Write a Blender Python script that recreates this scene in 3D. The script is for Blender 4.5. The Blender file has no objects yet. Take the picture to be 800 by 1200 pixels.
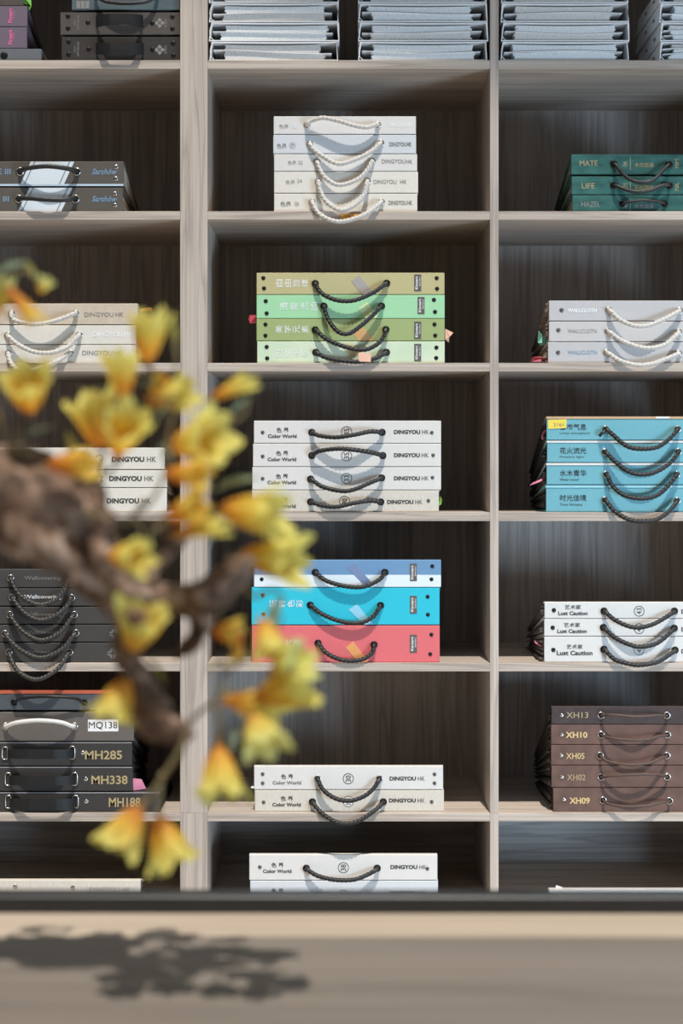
import bpy, bmesh, math, random
from mathutils import Vector, Matrix, noise
random.seed(7)
R = math.radians
SC = bpy.context.scene
COL = SC.collection

# ------------------------------------------------------------------ camera, light, exposure
D = 3.737                      # camera to the front plane of the bookcase (y = 0)
S = 0.0018                     # metres per photo pixel on that plane
CAMZ, HY = 1.30, 547.0         # eye height, horizon row
def at(px, py, y=0.0):
    k = S * (D + y) / D
    return Vector(((px - 400) * k, y, CAMZ + (HY - py) * k))
cam = bpy.data.cameras.new('camera'); co = bpy.data.objects.new('camera', cam); COL.objects.link(co)
co.location = (0, -D, CAMZ); co.rotation_euler = (R(90), 0, 0)
cam.sensor_fit = 'AUTO'; cam.sensor_width = 36; cam.lens = D / S * 36 / 1200
cam.shift_y = -(600 - HY) / 1200
cam.clip_start = 0.05
cam.dof.use_dof = True; cam.dof.focus_distance = D; cam.dof.aperture_fstop = 2.6
SC.camera = co

w = bpy.data.worlds.new('world'); SC.world = w; w.use_nodes = True
def sky_light(nt):
    # a bright sky overhead through the roof glass, a dim room all around
    bg = nt.nodes['Background']; tc = nt.nodes.new('ShaderNodeTexCoord'); sp = nt.nodes.new('ShaderNodeSeparateXYZ')
    nt.links.new(tc.outputs['Generated'], sp.inputs[0]); rp = nt.nodes.new('ShaderNodeValToRGB'); nt.links.new(sp.outputs[2], rp.inputs[0])
    e = rp.color_ramp.elements; e[0].position = 0.30; e[0].color = (0.078, 0.076, 0.075, 1); e[1].position = 0.85; e[1].color = (0.60, 0.66, 0.72, 1)
    nt.links.new(rp.outputs[0], bg.inputs[0]); bg.inputs[1].default_value = 1.0
sky_light(w.node_tree)

sun = bpy.data.lights.new('sun', 'SUN'); so = bpy.data.objects.new('sun', sun); COL.objects.link(so)
sun.energy = 4.2; sun.angle = R(0.65); sun.color = (1.0, 0.945, 0.87)
EL, AZ = R(66.5), R(5.0)
SUN_DIR = Vector((-math.sin(AZ) * math.cos(EL), math.cos(AZ) * math.cos(EL), -math.sin(EL)))
so.rotation_euler = SUN_DIR.to_track_quat('-Z', 'Y').to_euler(); so.location = (1, -3, 5)

ar = bpy.data.lights.new('window_daylight', 'AREA'); ao = bpy.data.objects.new('window_daylight', ar); COL.objects.link(ao)
ar.shape = 'RECTANGLE'; ar.size = 1.3; ar.size_y = 0.8; ar.energy = 104; ar.color = (0.52, 0.75, 1.0)
ao.location = (2.8, -2.85, 0.45)
ao.rotation_euler = (Vector((0.0, 0.2, 1.35)) - ao.location).to_track_quat('-Z', 'Y').to_euler()

vs = SC.view_settings
SC.display_settings.display_device = 'sRGB'
vs.view_transform = 'Standard'; vs.look = 'None'; vs.gamma = 1; vs.exposure = -0.1; vs.use_curve_mapping = False

# ------------------------------------------------------------------ materials
def lin(c):
    c /= 255.0
    return c / 12.92 if c <= 0.04045 else ((c + 0.055) / 1.055) ** 2.4
def rgb(c, k=1.0):
    return tuple(min(0.88, lin(v) * k) for v in c) + (1,)
_M = {}
def mat(name, c, rough=0.6, metal=0.0, var=0.08, scale=40.0, stretch=(1, 1, 1), c2=None, bump=0.0, spec=0.5, k=1.03):
    """procedural material: base colour broken up by object-space noise"""
    if name in _M: return _M[name]
    m = bpy.data.materials.new(name); m.use_nodes = True; _M[name] = m
    nt = m.node_tree; b = nt.nodes['Principled BSDF']; L = nt.links
    tc = nt.nodes.new('ShaderNodeTexCoord'); mp = nt.nodes.new('ShaderNodeMapping'); nz = nt.nodes.new('ShaderNodeTexNoise')
    mp.inputs['Scale'].default_value = stretch; nz.inputs['Scale'].default_value = scale; nz.inputs['Detail'].default_value = 4
    L.new(tc.outputs['Object'], mp.inputs[0]); L.new(mp.outputs[0], nz.inputs['Vector'])
    rp = nt.nodes.new('ShaderNodeValToRGB'); L.new(nz.outputs[0], rp.inputs[0])
    a = rgb(c, k); d = rgb(c2, k) if c2 else tuple(v * (1 - var) for v in a[:3]) + (1,)
    rp.color_ramp.elements[0].position = 0.36; rp.color_ramp.elements[1].position = 0.64
    rp.color_ramp.elements[0].color = d; rp.color_ramp.elements[1].color = a
    L.new(rp.outputs[0], b.inputs['Base Color'])
    b.inputs['Roughness'].default_value = rough; b.inputs['Metallic'].default_value = metal
    b.inputs['Specular IOR Level'].default_value = spec
    if bump:
        bp = nt.nodes.new('ShaderNodeBump'); bp.inputs['Strength'].default_value = bump; bp.inputs['Distance'].default_value = 0.001
        L.new(nz.outputs[0], bp.inputs['Height']); L.new(bp.outputs[0], b.inputs['Normal'])
    return m
def wood(name, light, mid, dark, axis, fine=150.0, rough=0.55, along=1.0, k=1.08, vein=0.42):
    """laminate with long grain along one axis"""
    if name in _M: return _M[name]
    m = bpy.data.materials.new(name); m.use_nodes = True; _M[name] = m
    nt = m.node_tree; b = nt.nodes['Principled BSDF']; L = nt.links
    tc = nt.nodes.new('ShaderNodeTexCoord')
    def nz(scale_across, scale_along, detail, dist):
        mp = nt.nodes.new('ShaderNodeMapping'); n = nt.nodes.new('ShaderNodeTexNoise')
        s = [scale_across] * 3; s['xyz'.index(axis)] = scale_along; mp.inputs['Scale'].default_value = s
        n.inputs['Scale'].default_value = 1.0; n.inputs['Detail'].default_value = detail; n.inputs['Distortion'].default_value = dist
        L.new(tc.outputs['Object'], mp.inputs[0]); L.new(mp.outputs[0], n.inputs['Vector']); return n
    n1 = nz(fine * 1.3, 2.2 * along, 4, 0.1); n2 = nz(fine / 3.4, 1.5 * along, 3, 0.6); n3 = nz(5, 1.2 * along, 2, 0)
    r1 = nt.nodes.new('ShaderNodeValToRGB'); r1.color_ramp.elements[0].position = 0.3; r1.color_ramp.elements[1].position = 0.62
    r1.color_ramp.elements[0].color = rgb(mid, k); r1.color_ramp.elements[1].color = rgb(light, k)
    L.new(n1.outputs[0], r1.inputs[0])
    r2 = nt.nodes.new('ShaderNodeValToRGB'); e = r2.color_ramp.elements
    e[0].position = 0.40; e[0].color = (0, 0, 0, 1); e[1].position = 0.46; e[1].color = (1, 1, 1, 1)
    x = e.new(0.50); x.color = (0.45, 0.45, 0.45, 1); x = e.new(0.56); x.color = (0, 0, 0, 1)
    L.new(n2.outputs[0], r2.inputs[0])
    mx = nt.nodes.new('ShaderNodeMix'); mx.data_type = 'RGBA'
    mul = nt.nodes.new('ShaderNodeMath'); mul.operation = 'MULTIPLY'; mul.inputs[1].default_value = vein
    L.new(r2.outputs[0], mul.inputs[0]); L.new(mul.outputs[0], mx.inputs[0])
    L.new(r1.outputs[0], mx.inputs[6]); mx.inputs[7].default_value = rgb(dark, k)
    mx2 = nt.nodes.new('ShaderNodeMix'); mx2.data_type = 'RGBA'; mx2.blend_type = 'MULTIPLY'; mx2.inputs[0].default_value = 1
    r3 = nt.nodes.new('ShaderNodeValToRGB'); r3.color_ramp.elements[0].position = 0.3; r3.color_ramp.elements[1].position = 0.7
    r3.color_ramp.elements[0].color = (0.84, 0.84, 0.85, 1); r3.color_ramp.elements[1].color = (1, 1, 1, 1)
    L.new(n3.outputs[0], r3.inputs[0]); L.new(mx.outputs[2], mx2.inputs[6]); L.new(r3.outputs[0], mx2.inputs[7])
    L.new(mx2.outputs[2], b.inputs['Base Color']); b.inputs['Roughness'].default_value = rough
    b.inputs['Specular IOR Level'].default_value = 0.35
    bp = nt.nodes.new('ShaderNodeBump'); bp.inputs['Strength'].default_value = 0.12; bp.inputs['Distance'].default_value = 0.0006
    L.new(n1.outputs[0], bp.inputs['Height']); L.new(bp.outputs[0], b.inputs['Normal'])
    return m

W_V = wood('laminate_vertical', (200, 186, 173), (182, 168, 156), (112, 100, 92), 'z')
W_H = wood('laminate_horizontal', (200, 186, 172), (182, 167, 154), (116, 104, 95), 'x')
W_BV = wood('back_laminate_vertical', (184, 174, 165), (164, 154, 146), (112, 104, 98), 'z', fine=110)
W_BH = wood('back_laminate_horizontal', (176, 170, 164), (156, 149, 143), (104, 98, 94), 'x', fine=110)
BLACK_ROPE = mat('black_rope', (29, 27, 26), 0.5, var=0.3, scale=300, spec=0.6)
WHITE_ROPE = mat('white_rope', (206, 200, 192), 0.6, var=0.1, scale=300)
GREY_ROPE = mat('grey_rope', (52, 48, 43), 0.5, var=0.3, scale=300, spec=0.7)
BROWN_CORD = mat('brown_cord', (92, 70, 60), 0.5, var=0.3, scale=400, bump=0.8)
CORD_BLACK = mat('black_cord', (38, 37, 36), 0.45, var=0.25, scale=400, bump=0.6)
SILVER = mat('silver_metal', (215, 212, 206), 0.25, 1.0, var=0.05)
GUN = mat('black_metal', (46, 45, 44), 0.35, 0.6, var=0.1)
RIVG = mat('grey_rivet', (104, 100, 95), 0.4, 0.5, var=0.1)
BRASS = mat('bronze_metal', (150, 110, 70), 0.35, 0.9, var=0.1)
HOLE_SHADE = mat('painted_hole_shade', (20, 18, 17), 0.9, var=0.1)  # near-black disc colour painted for the shade inside the eyelets
INK = mat('black_ink', (46, 43, 42), 0.7, var=0.1)
INKG = mat('grey_ink', (120, 116, 112), 0.6, var=0.1)
INKW = mat('white_ink', (245, 245, 240), 0.6, var=0.03)
INKS = mat('silver_foil', (176, 172, 166), 0.35, 0.4, var=0.25, scale=300)
INKGOLD = mat('gold_foil', (226, 196, 138), 0.4, 0.2, var=0.1, scale=200)
INKPALE = mat('pale_gold_foil', (196, 176, 132), 0.4, 0.2, var=0.2, scale=200)
INKBLUE = mat('blue_foil', (150, 185, 215), 0.35, 0.3, var=0.3, scale=300)
PINK = mat('pink_foil', (240, 120, 165), 0.4, var=0.05)
LEATHER = mat('black_leather', (36, 36, 37), 0.55, var=0.2, scale=200, bump=0.3, spec=0.3)
PG_LIGHT = mat('light_pages', (196, 190, 180), 0.8, var=0.35, scale=60, stretch=(0.1, 0.1, 14))
PG_DARK = mat('dark_pages', (74, 66, 60), 0.8, var=0.5, scale=60, stretch=(0.1, 0.1, 14), c2=(38, 34, 32))
PG_TAN = mat('beige_pages', (168, 152, 134), 0.8, var=0.4, scale=60, stretch=(0.1, 0.1, 14), c2=(104, 92, 80))

# ------------------------------------------------------------------ object helpers
def obj(name, bm_or_me, m=None, parent=None, smooth=False, mats=None):
    if isinstance(bm_or_me, bmesh.types.BMesh):
        me = bpy.data.meshes.new(name); bmesh.ops.recalc_face_normals(bm_or_me, faces=bm_or_me.faces[:])
        bm_or_me.to_mesh(me); bm_or_me.free()
    else: me = bm_or_me
    for q in (mats or ([m] if m else [])): me.materials.append(q)
    if smooth:
        for p in me.polygons: p.use_smooth = True
    o = bpy.data.objects.new(name, me); COL.objects.link(o)
    if parent: o.parent = parent
    return o
def thing(name, label, cat, loc=(0, 0, 0), group=None):
    o = bpy.data.objects.new(name, None); COL.objects.link(o); o.location = loc; o.empty_display_size = 0.02
    o['label'] = label; o['category'] = cat
    if group: o['group'] = group
    return o
def struct(o, kind='structure'):
    o['kind'] = kind; return o
def box_bm(x0, x1, y0, y1, z0, z1, bev=0.0, seg=1, bm=None):
    own = bm is None
    bm = bm or bmesh.new()
    r = bmesh.ops.create_cube(bm, size=1)
    for v in r['verts']:
        v.co = Vector((x0 + (v.co.x + .5) * (x1 - x0), y0 + (v.co.y + .5) * (y1 - y0), z0 + (v.co.z + .5) * (z1 - z0)))
    if bev and own: bmesh.ops.bevel(bm, geom=bm.edges[:], offset=bev, segments=seg, affect='EDGES')
    return bm
def prism_bm(pts, lo, hi, axis='x', bev=0.0):
    """closed 2-D outline pushed along an axis; pts are (a, b) on the two other axes in xyz order"""
    bm = bmesh.new()
    def p(a, b, t): return {'x': (t, a, b), 'y': (a, t, b), 'z': (a, b, t)}[axis]
    A = [bm.verts.new(p(a, b, lo)) for a, b in pts]; B = [bm.verts.new(p(a, b, hi)) for a, b in pts]
    n = len(pts)
    bm.faces.new(A); bm.faces.new(B[::-1])
    for i in range(n): bm.faces.new((A[i], B[i], B[(i + 1) % n], A[(i + 1) % n]))
    if bev: bmesh.ops.bevel(bm, geom=bm.edges[:], offset=bev, segments=1, affect='EDGES')
    return bm
def lathe_bm(profile, c=(0, 0, 0), n=20, bm=None, mi=None):
    """(radius, out) profile turned about the -y axis through c; out is towards the viewer"""
    bm = bm or bmesh.new(); rings = []
    for r, o in profile:
        if r < 1e-6: rings.append([bm.verts.new((c[0], c[1] - o, c[2]))]); continue
        rings.append([bm.verts.new((c[0] + r * math.cos(2 * math.pi * i / n), c[1] - o, c[2] + r * math.sin(2 * math.pi * i / n))) for i in range(n)])
    for k in range(len(rings) - 1):
        a, b = rings[k], rings[k + 1]
        for i in range(n):
            j = (i + 1) % n
            f = bm.faces.new((a[i % len(a)], a[j % len(a)], b[j], b[i])) if len(b) > 1 and len(a) > 1 else bm.faces.new((a[i], a[j], b[0])) if len(a) > 1 else bm.faces.new((a[0], b[j], b[i]))
            if mi: f.material_index = mi[k]
    return bm
def catmull(P, n=14):
    out = []; P = [P[0] * 2 - P[1]] + list(P) + [P[-1] * 2 - P[-2]]
    for i in range(1, len(P) - 2):
        a, b, c, d = P[i - 1:i + 3]
        for k in range(n):
            t = k / n
            out.append(0.5 * ((2 * b) + (c - a) * t + (2 * a - 5 * b + 4 * c - d) * t * t + (3 * b - a - 3 * c + d) * t ** 3))
    out.append(P[-2]); return out
def resample(P, step):
    L = [0]
    for a, b in zip(P, P[1:]): L.append(L[-1] + (b - a).length)
    n = max(4, int(L[-1] / step)); out = []; j = 0
    for i in range(n + 1):
        s = L[-1] * i / n
        while j < len(P) - 2 and L[j + 1] < s: j += 1
        t = (s - L[j]) / max(1e-9, L[j + 1] - L[j]); out.append(P[j].lerp(P[j + 1], min(1, max(0, t))))
    return out
def sweep_bm(P, rad, sides=12, shape=None, bm=None, caps=True):
    """tube along P; rad is a number or f(i, t); shape(phi, s) scales the radius (rope lobes)"""
    bm = bm or bmesh.new(); rings = []; T0 = None; N = None; s = 0.0
    for i, p in enumerate(P):
        T = (P[min(i + 1, len(P) - 1)] - P[max(i - 1, 0)]).normalized()
        if N is None:
            N = T.orthogonal().normalized()
        else:
            q = T0.rotation_difference(T); N = (q @ N); N = (N - T * N.dot(T)).normalized(); s += (p - P[i - 1]).length
        T0 = T; B = T.cross(N); r0 = rad(i, i / (len(P) - 1)) if callable(rad) else rad; ring = []
        for k in range(sides):
            f = 2 * math.pi * k / sides; r = r0 * (shape(f, s) if shape else 1)
            ring.append(bm.verts.new(p + (N * math.cos(f) + B * math.sin(f)) * r))
        rings.append(ring)
    for a, b in zip(rings, rings[1:]):
        for k in range(sides): bm.faces.new((a[k], a[(k + 1) % sides], b[(k + 1) % sides], b[k]))
    if caps: bm.faces.new(rings[0][::-1]); bm.faces.new(rings[-1])
    return bm
_T = {}
def text_mesh(s, bold=0.0, shear=0.0):
    """outline of a piece of writing as plain triangles, lower-left at its own bounds"""
    key = (s, bold, shear)
    if key not in _T:
        cu = bpy.data.curves.new('t', 'FONT'); cu.body = s; cu.offset = bold; cu.shear = shear; cu.resolution_u = 3
        o = bpy.data.objects.new('t', cu); COL.objects.link(o)
        dg = bpy.context.evaluated_depsgraph_get(); me = o.evaluated_get(dg).to_mesh()
        V = [v.co.copy() for v in me.vertices]; F = [list(p.vertices) for p in me.polygons]
        o.evaluated_get(dg).to_mesh_clear(); bpy.data.objects.remove(o); bpy.data.curves.remove(cu)
        xs = [v.x for v in V]; ys = [v.y for v in V]
        _T[key] = (V, F, min(xs), max(xs), min(ys), max(ys))
    return _T[key]
INK_OFF = 0.0005
class Book:
    """a sample book whose spine faces the viewer; every px argument is a photo pixel"""
    def __init__(s, label, group, x0, x1, y0, y1, base_z, rec=0.012, depth=0.30, cover=None, pages=None, name='sample_book', cat='sample book', rho=0.36, drop=0.0, flare=0.0):
        s.y = rec; k = (D + rec) / D
        s.X0, s.X1 = (x0 - 400) * S * k, (x1 - 400) * S * k
        s.h = (y1 - y0) * S * k; s.z0 = base_z; s.yc = (y0 + y1) / 2.0; s.py1 = y1; s.k = k
        s.root = thing(name, label, cat, ((s.X0 + s.X1) / 2, rec, base_z), group)
        s.w = s.X1 - s.X0; hw = s.w / 2; h = s.h; t = min(0.0032, h * 0.12); g = 0.0003
        pts = [(0, g), (.016, g), (depth, g), (depth, g + t), (.016, g + t), (t * 1.3, g + t), (t * 1.3, h - g - t), (.016, h - g - t), (depth, h - g - t), (depth, h - g), (.016, h - g), (0, h - g)]
        s.depth, s.rho, s.drop = depth, rho, drop
        s.cover = obj('cover', s.wedge(prism_bm(pts, -hw, hw, 'x', 0.0009)), cover, s.root)
        n = 9; zs = [t + g + (h - 2 * t - 2 * g) * i / n for i in range(n + 1)]; L = []; Rr = []
        for i in range(n):
            a = random.uniform(0.002, 0.008) - flare * random.random(); b = random.uniform(0.002, 0.008) - flare * random.random()
            L += [(-hw + a, zs[i] + 0.0003), (-hw + a, zs[i + 1] - 0.0003)]; Rr += [(hw - b, zs[i] + 0.0003), (hw - b, zs[i + 1] - 0.0003)]
        obj('page_block', s.wedge(prism_bm(L[::-1] + Rr, 0.0162, depth - random.uniform(0.004, 0.012), 'y')), pages or PG_LIGHT, s.root)
    def wedge(s, bm):
        """few pages in a deep spine: the boards close towards the back"""
        y0 = 0.016
        cut = [f for f in bm.faces]
        for v in bm.verts:
            t = max(0.0, (v.co.y - y0) / (s.depth - y0)); v.co.z = v.co.z * (1 - t * (1 - s.rho)) - s.drop * t
        return bm
    def l(s, px, py, out=0.0):
        """photo pixel to the book's own space, on the spine plane or `out` metres in front of it"""
        k = S * (D + s.y - out) / D
        return Vector(((px - 400) * k - s.root.location.x, -out, (HY - py) * k - (HY - s.py1) * s.k * S))
    def text(s, body, cx, cy, wd, ht, m=INK, rot=0, bold=0.0, name='lettering', each=False, shear=0.0):
        """writing on the spine; rot 90 reads upwards; each=True turns every character by itself"""
        bm = bmesh.new()
        def add(b, cx, cy, wd, ht, rot):
            V, F, ax, bx, ay, by = text_mesh(b, bold, shear)
            if rot: wd, ht = ht, wd
            sx = wd / max(1e-6, bx - ax); sy = ht / max(1e-6, by - ay); vs_ = []
            for v in V:
                u = (v.x - (ax + bx) / 2) * sx; q = (v.y - (ay + by) / 2) * sy
                if rot: u, q = -q, u
                p = s.l(cx + u, cy - q); vs_.append(bm.verts.new((p.x, -INK_OFF, p.z)))
            for f in F:
                try: bm.faces.new([vs_[i] for i in f])
                except ValueError: pass
        if each:
            n = len(body); st = wd / n
            for i, ch in enumerate(body): add(ch, cx - wd / 2 + st * (i + .5), cy, st * 0.80, ht, 90)
        else: add(body, cx, cy, wd, ht, rot)
        return obj(name, bm, m, s.root)
    def plate(s, pts, m, name='printed_band', out=0.0003, parent=None):
        p = [s.l(a, b) for a, b in pts]
        return obj(name, prism_bm([(q.x, q.z) for q in p], -out, 0.0002, 'y') if out < .003 else prism_bm([(q.x, q.z) for q in p], -out, -out + .0007, 'y'), m, parent or s.root)
    def rect(s, x0, y0, x1, y1, m, name='paper_label', out=0.0003):
        return s.plate([(x0, y1), (x1, y1), (x1, y0), (x0, y0)], m, name, out)
    def rivet(s, px, py, m=RIVG, r=1.75):
        c = s.l(px, py); r *= S
        obj('rivet', lathe_bm([(r, -.0002), (r, 0.0006), (r * .8, 0.0013), (r * .35, 0.0016), (0, 0.0016)], c, 14), m, s.root, True)
    def eyelet(s, px, py, m=SILVER, r=4.3):
        c = s.l(px, py); r *= S
        prof = [(r, -.0002), (r, .0008), (r * .86, .0022), (r * .70, .0020), (r * .60, .0008), (0, .0006)]
        obj('eyelet', lathe_bm(prof, c, 22, None, [0, 0, 0, 0, 1]), None, s.root, True, [m, HOLE_SHADE])
    def ring_mark(s, px, py, r, body, m=INK, rot=90, fill=None):
        c = s.l(px, py); r0 = r * S; bm = bmesh.new(); n = 28; A = []; B = []
        if fill: obj('sticker', lathe_bm([(r0, 0), (r0, .0003), (0, .0003)], c, 24), fill, s.root)
        for i in range(n):
            f = 2 * math.pi * i / n
            A.append(bm.verts.new((c.x + r0 * math.cos(f), -INK_OFF, c.z + r0 * math.sin(f))))
            B.append(bm.verts.new((c.x + r0 * .89 * math.cos(f), -INK_OFF, c.z + r0 * .89 * math.sin(f))))
        for i in range(n): bm.faces.new((A[i], A[(i + 1) % n], B[(i + 1) % n], B[i]))
        obj('number_ring', bm, m, s.root)
        s.text(body, px, py, r * (.95 if rot else 1.15), r * (1.15 if rot else .95), m, rot, 0.0, 'number_lettering')
    def rope(s, P, m=BLACK_ROPE, kind='twist', rad=2.7, prot=0.02, eyes=SILVER, er=4.3, name='rope_handle', ends=True):
        if eyes: s.eyelet(*P[0], eyes, er); s.eyelet(*P[-1], eyes, er)
        n = len(P); L = [0]
        for a, b in zip(P, P[1:]): L.append(L[-1] + math.hypot(a[0] - b[0], a[1] - b[1]))
        pts = []
        for i, (x, y) in enumerate(P):
            t = L[i] / L[-1]; out = 0.002 + prot * math.sin(math.pi * t) ** 0.5 if 0 < i < n - 1 else 0.001
            pts.append(s.l(x, y, out))
        a = pts[0].copy(); a.y = -0.0012; b = pts[-1].copy(); b.y = -0.0012
        # leave the eyelets towards the viewer before turning along the spine
        a2 = pts[0].lerp(pts[1], 0.16); a2.y = -min(0.011, prot * .55); b2 = pts[-1].lerp(pts[-2], 0.16); b2.y = a2.y
        path = resample(catmull([a, a2] + pts[1:-1] + [b2, b], 16), 0.00135 if kind == 'twist' else 0.003)
        r = rad * S
        if kind == 'twist':
            pitch = r * 5.4
            shape = lambda f, d: 0.62 + 0.42 * abs(math.cos(1.5 * f + 3 * math.pi * d / pitch)) ** 0.7
            bm = sweep_bm(path, r, 18, shape)
        elif kind == 'braid':
            shape = lambda f, d: 0.92 + 0.10 * math.cos(2 * f + 2 * math.pi * d / (r * 3)) * math.cos(2 * f - 2 * math.pi * d / (r * 3))
            bm = sweep_bm(path, r, 12, shape)
        else: bm = sweep_bm(path, r, 12)
        return obj(name, bm, m, s.root, True)
    def strap(s, x0, x1, yt, yb, m=LEATHER, prot=0.03, droop=0.0, bulge=0.0):
        """flat leather band bowed out from the spine"""
        bm = bmesh.new(); n = 40; t = 0.0028; secs = []
        for i in range(n + 1):
            u = i / n; x = x0 + (x1 - x0) * u; sn = math.sin(math.pi * u)
            out = prot * min(1, sn * 1.25) ** 0.55
            pt = s.l(x, yt - bulge * sn, out); pb = s.l(x, yb + droop * sn - bulge * sn * .6, out); zt, zb, xx = pt.z, pb.z, pt.x
            secs.append([bm.verts.new((xx, -out - t, zb)), bm.verts.new((xx, -out - t * 1.12, (zb + zt) / 2)), bm.verts.new((xx, -out - t, zt)), bm.verts.new((xx, -out + t * .2, zt)), bm.verts.new((xx, -out + t * .2, zb))])
        for a, b in zip(secs, secs[1:]):
            for k in range(5): bm.faces.new((a[k], a[(k + 1) % 5], b[(k + 1) % 5], b[k]))
        bm.faces.new(secs[0][::-1]); bm.faces.new(secs[-1])
        return obj('strap_handle', bm, m, s.root)
    def loop(s, px, py, wd, ht, m=SILVER):
        c = s.l(px, py); a, b = wd * S / 2, ht * S / 2; P = []
        for i in range(33):
            f = 2 * math.pi * i / 32; e = 0.5
            P.append(Vector((c.x + a * math.copysign(abs(math.cos(f)) ** e, math.cos(f)), -0.0022, c.z + b * math.copysign(abs(math.sin(f)) ** e, math.sin(f)))))
        obj('handle_loop', sweep_bm(P, 0.0013, 8, caps=False), m, s.root, True)
    def tab(s, px_pts, m, y=0.06, name='index_tab', curl=0.012):
        """paper flag sticking out of the pages: outline in photo pixels, at depth y behind the spine"""
        k = S * (D + s.y + y) / D; bm = bmesh.new(); n = len(px_pts); A = []; B = []
        for i, (a, b) in enumerate(px_pts):
            z = CAMZ + (HY - b) * k - s.root.location.z; x = (a - 400) * k - s.root.location.x
            q = y + curl * math.sin(i * 1.9)
            A.append(bm.verts.new((x, q, z))); B.append(bm.verts.new((x, q + 0.0006, z)))
        bm.faces.new(A); bm.faces.new(B[::-1])
        for i in range(n): bm.faces.new((A[i], B[i], B[(i + 1) % n], A[(i + 1) % n]))
        return obj(name, bm, m, s.root)

# ------------------------------------------------------------------ the room
SH = [(70.5, 80.5), (247.5, 257.5), (425.3, 435.2), (600.4, 610.6), (777, 786.8), (953, 962.6)]
DEPTH = 0.45
def Z(py): return CAMZ + (HY - py) * S
def X(px): return (px - 400) * S
FLOORM = mat('floor_tile', (186, 178, 168), 0.55, var=0.1, scale=3)
WALLM = mat('wall_paint', (205, 200, 192), 0.9, var=0.03, scale=5)
struct(obj('floor', box_bm(-4, 4, -5.5, DEPTH + 0.03, -0.1, 0), FLOORM))
struct(obj('wall_back', box_bm(-4, 4, DEPTH + 0.03, DEPTH + 0.15, 0, 7.5), WALLM))
# unseen slant-edged slab, added to block the sun: the upper right of the bookcase stays out of the sun
CZ = 7.5
def sky(px, py):
    p = at(px, py); t = (CZ - p.z) / -SUN_DIR.z
    return (p.x - SUN_DIR.x * t, p.y - SUN_DIR.y * t)
e0, e1 = sky(-957, -480), sky(1300, 380)
struct(obj('sun_block_slab', prism_bm([e0, e1, (4, e1[1]), (4, DEPTH + .15), (-4, DEPTH + .15), (-4, e0[1])], CZ, CZ + 0.12, 'z'), WALLM))

# ------------------------------------------------------------------ bookcase and base cabinet
bc = thing('bookcase', 'tall greige wood-grain bookcase of open square cells holding the sample books', 'bookcase', (0, 0, Z(953)))
base = thing('base_cabinet', 'open greige wood-grain base cabinet under the tall bookcase', 'cabinet', (0, 0, 0))
def part(name, root, bm, m):
    bmesh.ops.translate(bm, verts=bm.verts[:], vec=-Vector(root.location)); return obj(name, bm, m, root)
UPR = [(-146, -120), (211, 243), (574, 584), (915, 941)]
Zt = Z(-106)
for a, b in UPR:
    part('upright', bc, box_bm(X(a), X(b), 0, DEPTH, Z(953) + .0002, Zt, 0.0006), W_V)
    part('upright', base, box_bm(X(a), X(b), 0, DEPTH, 0.08, Z(953) - .0002, 0.0006), W_V)
cells = [(-120, 211), (243, 574), (584, 915)]
for a, b in cells:
    for i, (t, q) in enumerate(SH):
        part('shelf', bc if i < 5 else base, box_bm(X(a), X(b), 0.0006, DEPTH - .008, Z(q), Z(t), 0.0005), W_H)
    part('top_panel', bc, box_bm(X(a), X(b), 0.0006, DEPTH, Z(-96), Zt, 0.0005), W_H)
    part('back_panel', bc, box_bm(X(a), X(b), DEPTH - .008, DEPTH, Z(953) + .0002, Z(-96)), W_BV)
    part('back_panel', base, box_bm(X(a), X(b), DEPTH - .008, DEPTH, 0.08, Z(953) - .0002), W_BH)
    part('shelf', base, box_bm(X(a), X(b), 0.0006, DEPTH - .008, Z(1075), Z(1065), 0.0005), W_H)
    part('shelf', base, box_bm(X(a), X(b), 0.0006, DEPTH - .008, 0.08, 0.098, 0.0005), W_H)
part('plinth', base, box_bm(X(-146), X(941), 0.03, DEPTH, 0, 0.08), W_H)

# ------------------------------------------------------------------ writing table in front
TB = 0.753
YF = -D + 2.171                                    # front foot of the black rail
T_TOP = wood('table_top_wood', (158, 147, 135), (140, 130, 119), (112, 103, 94), 'x', fine=60, along=0.5, k=0.74)
T_PALE = wood('table_strip_wood', (222, 204, 182), (212, 192, 170), (190, 170, 150), 'x', fine=90, along=0.5, k=0.75)
T_BLACK = mat('table_black_lacquer', (44, 46, 49), 0.35, var=0.15, scale=20, k=0.6)
tb = thing('table', 'taupe wood table in front with pale back strip and black rail', 'table', (0, YF, 0))
def tpart(name, x0, x1, y0, y1, z0, z1, m, bev=0.002, rot=False):
    return part(name, tb, box_bm(x0, x1, y0, y1, z0, z1, bev), m)
tpart('tabletop', -1.0, 0.85, YF - 0.95, YF - 0.1065, TB - 0.035, TB, T_TOP)
tpart('back_strip', -1.0, 0.85, YF - 0.106, YF - 0.0004, TB - 0.035, TB, T_PALE, 0.001)
tpart('back_rail', -1.0, 0.85, YF, YF + 0.038, TB - 0.035, TB + 0.020, T_BLACK, 0.0015)
for lx in (-0.94, 0.79):
    for ly in (YF - 0.90, YF - 0.03): tpart('leg', lx - .03, lx + .03, ly - .03, ly + .03, 0, TB - 0.0352, T_BLACK)
tpart('apron', -0.909, 0.759, YF - 0.88, YF - 0.05, TB - 0.095, TB - 0.0352, T_BLACK)
tb.rotation_euler.z = R(-0.25)

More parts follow.
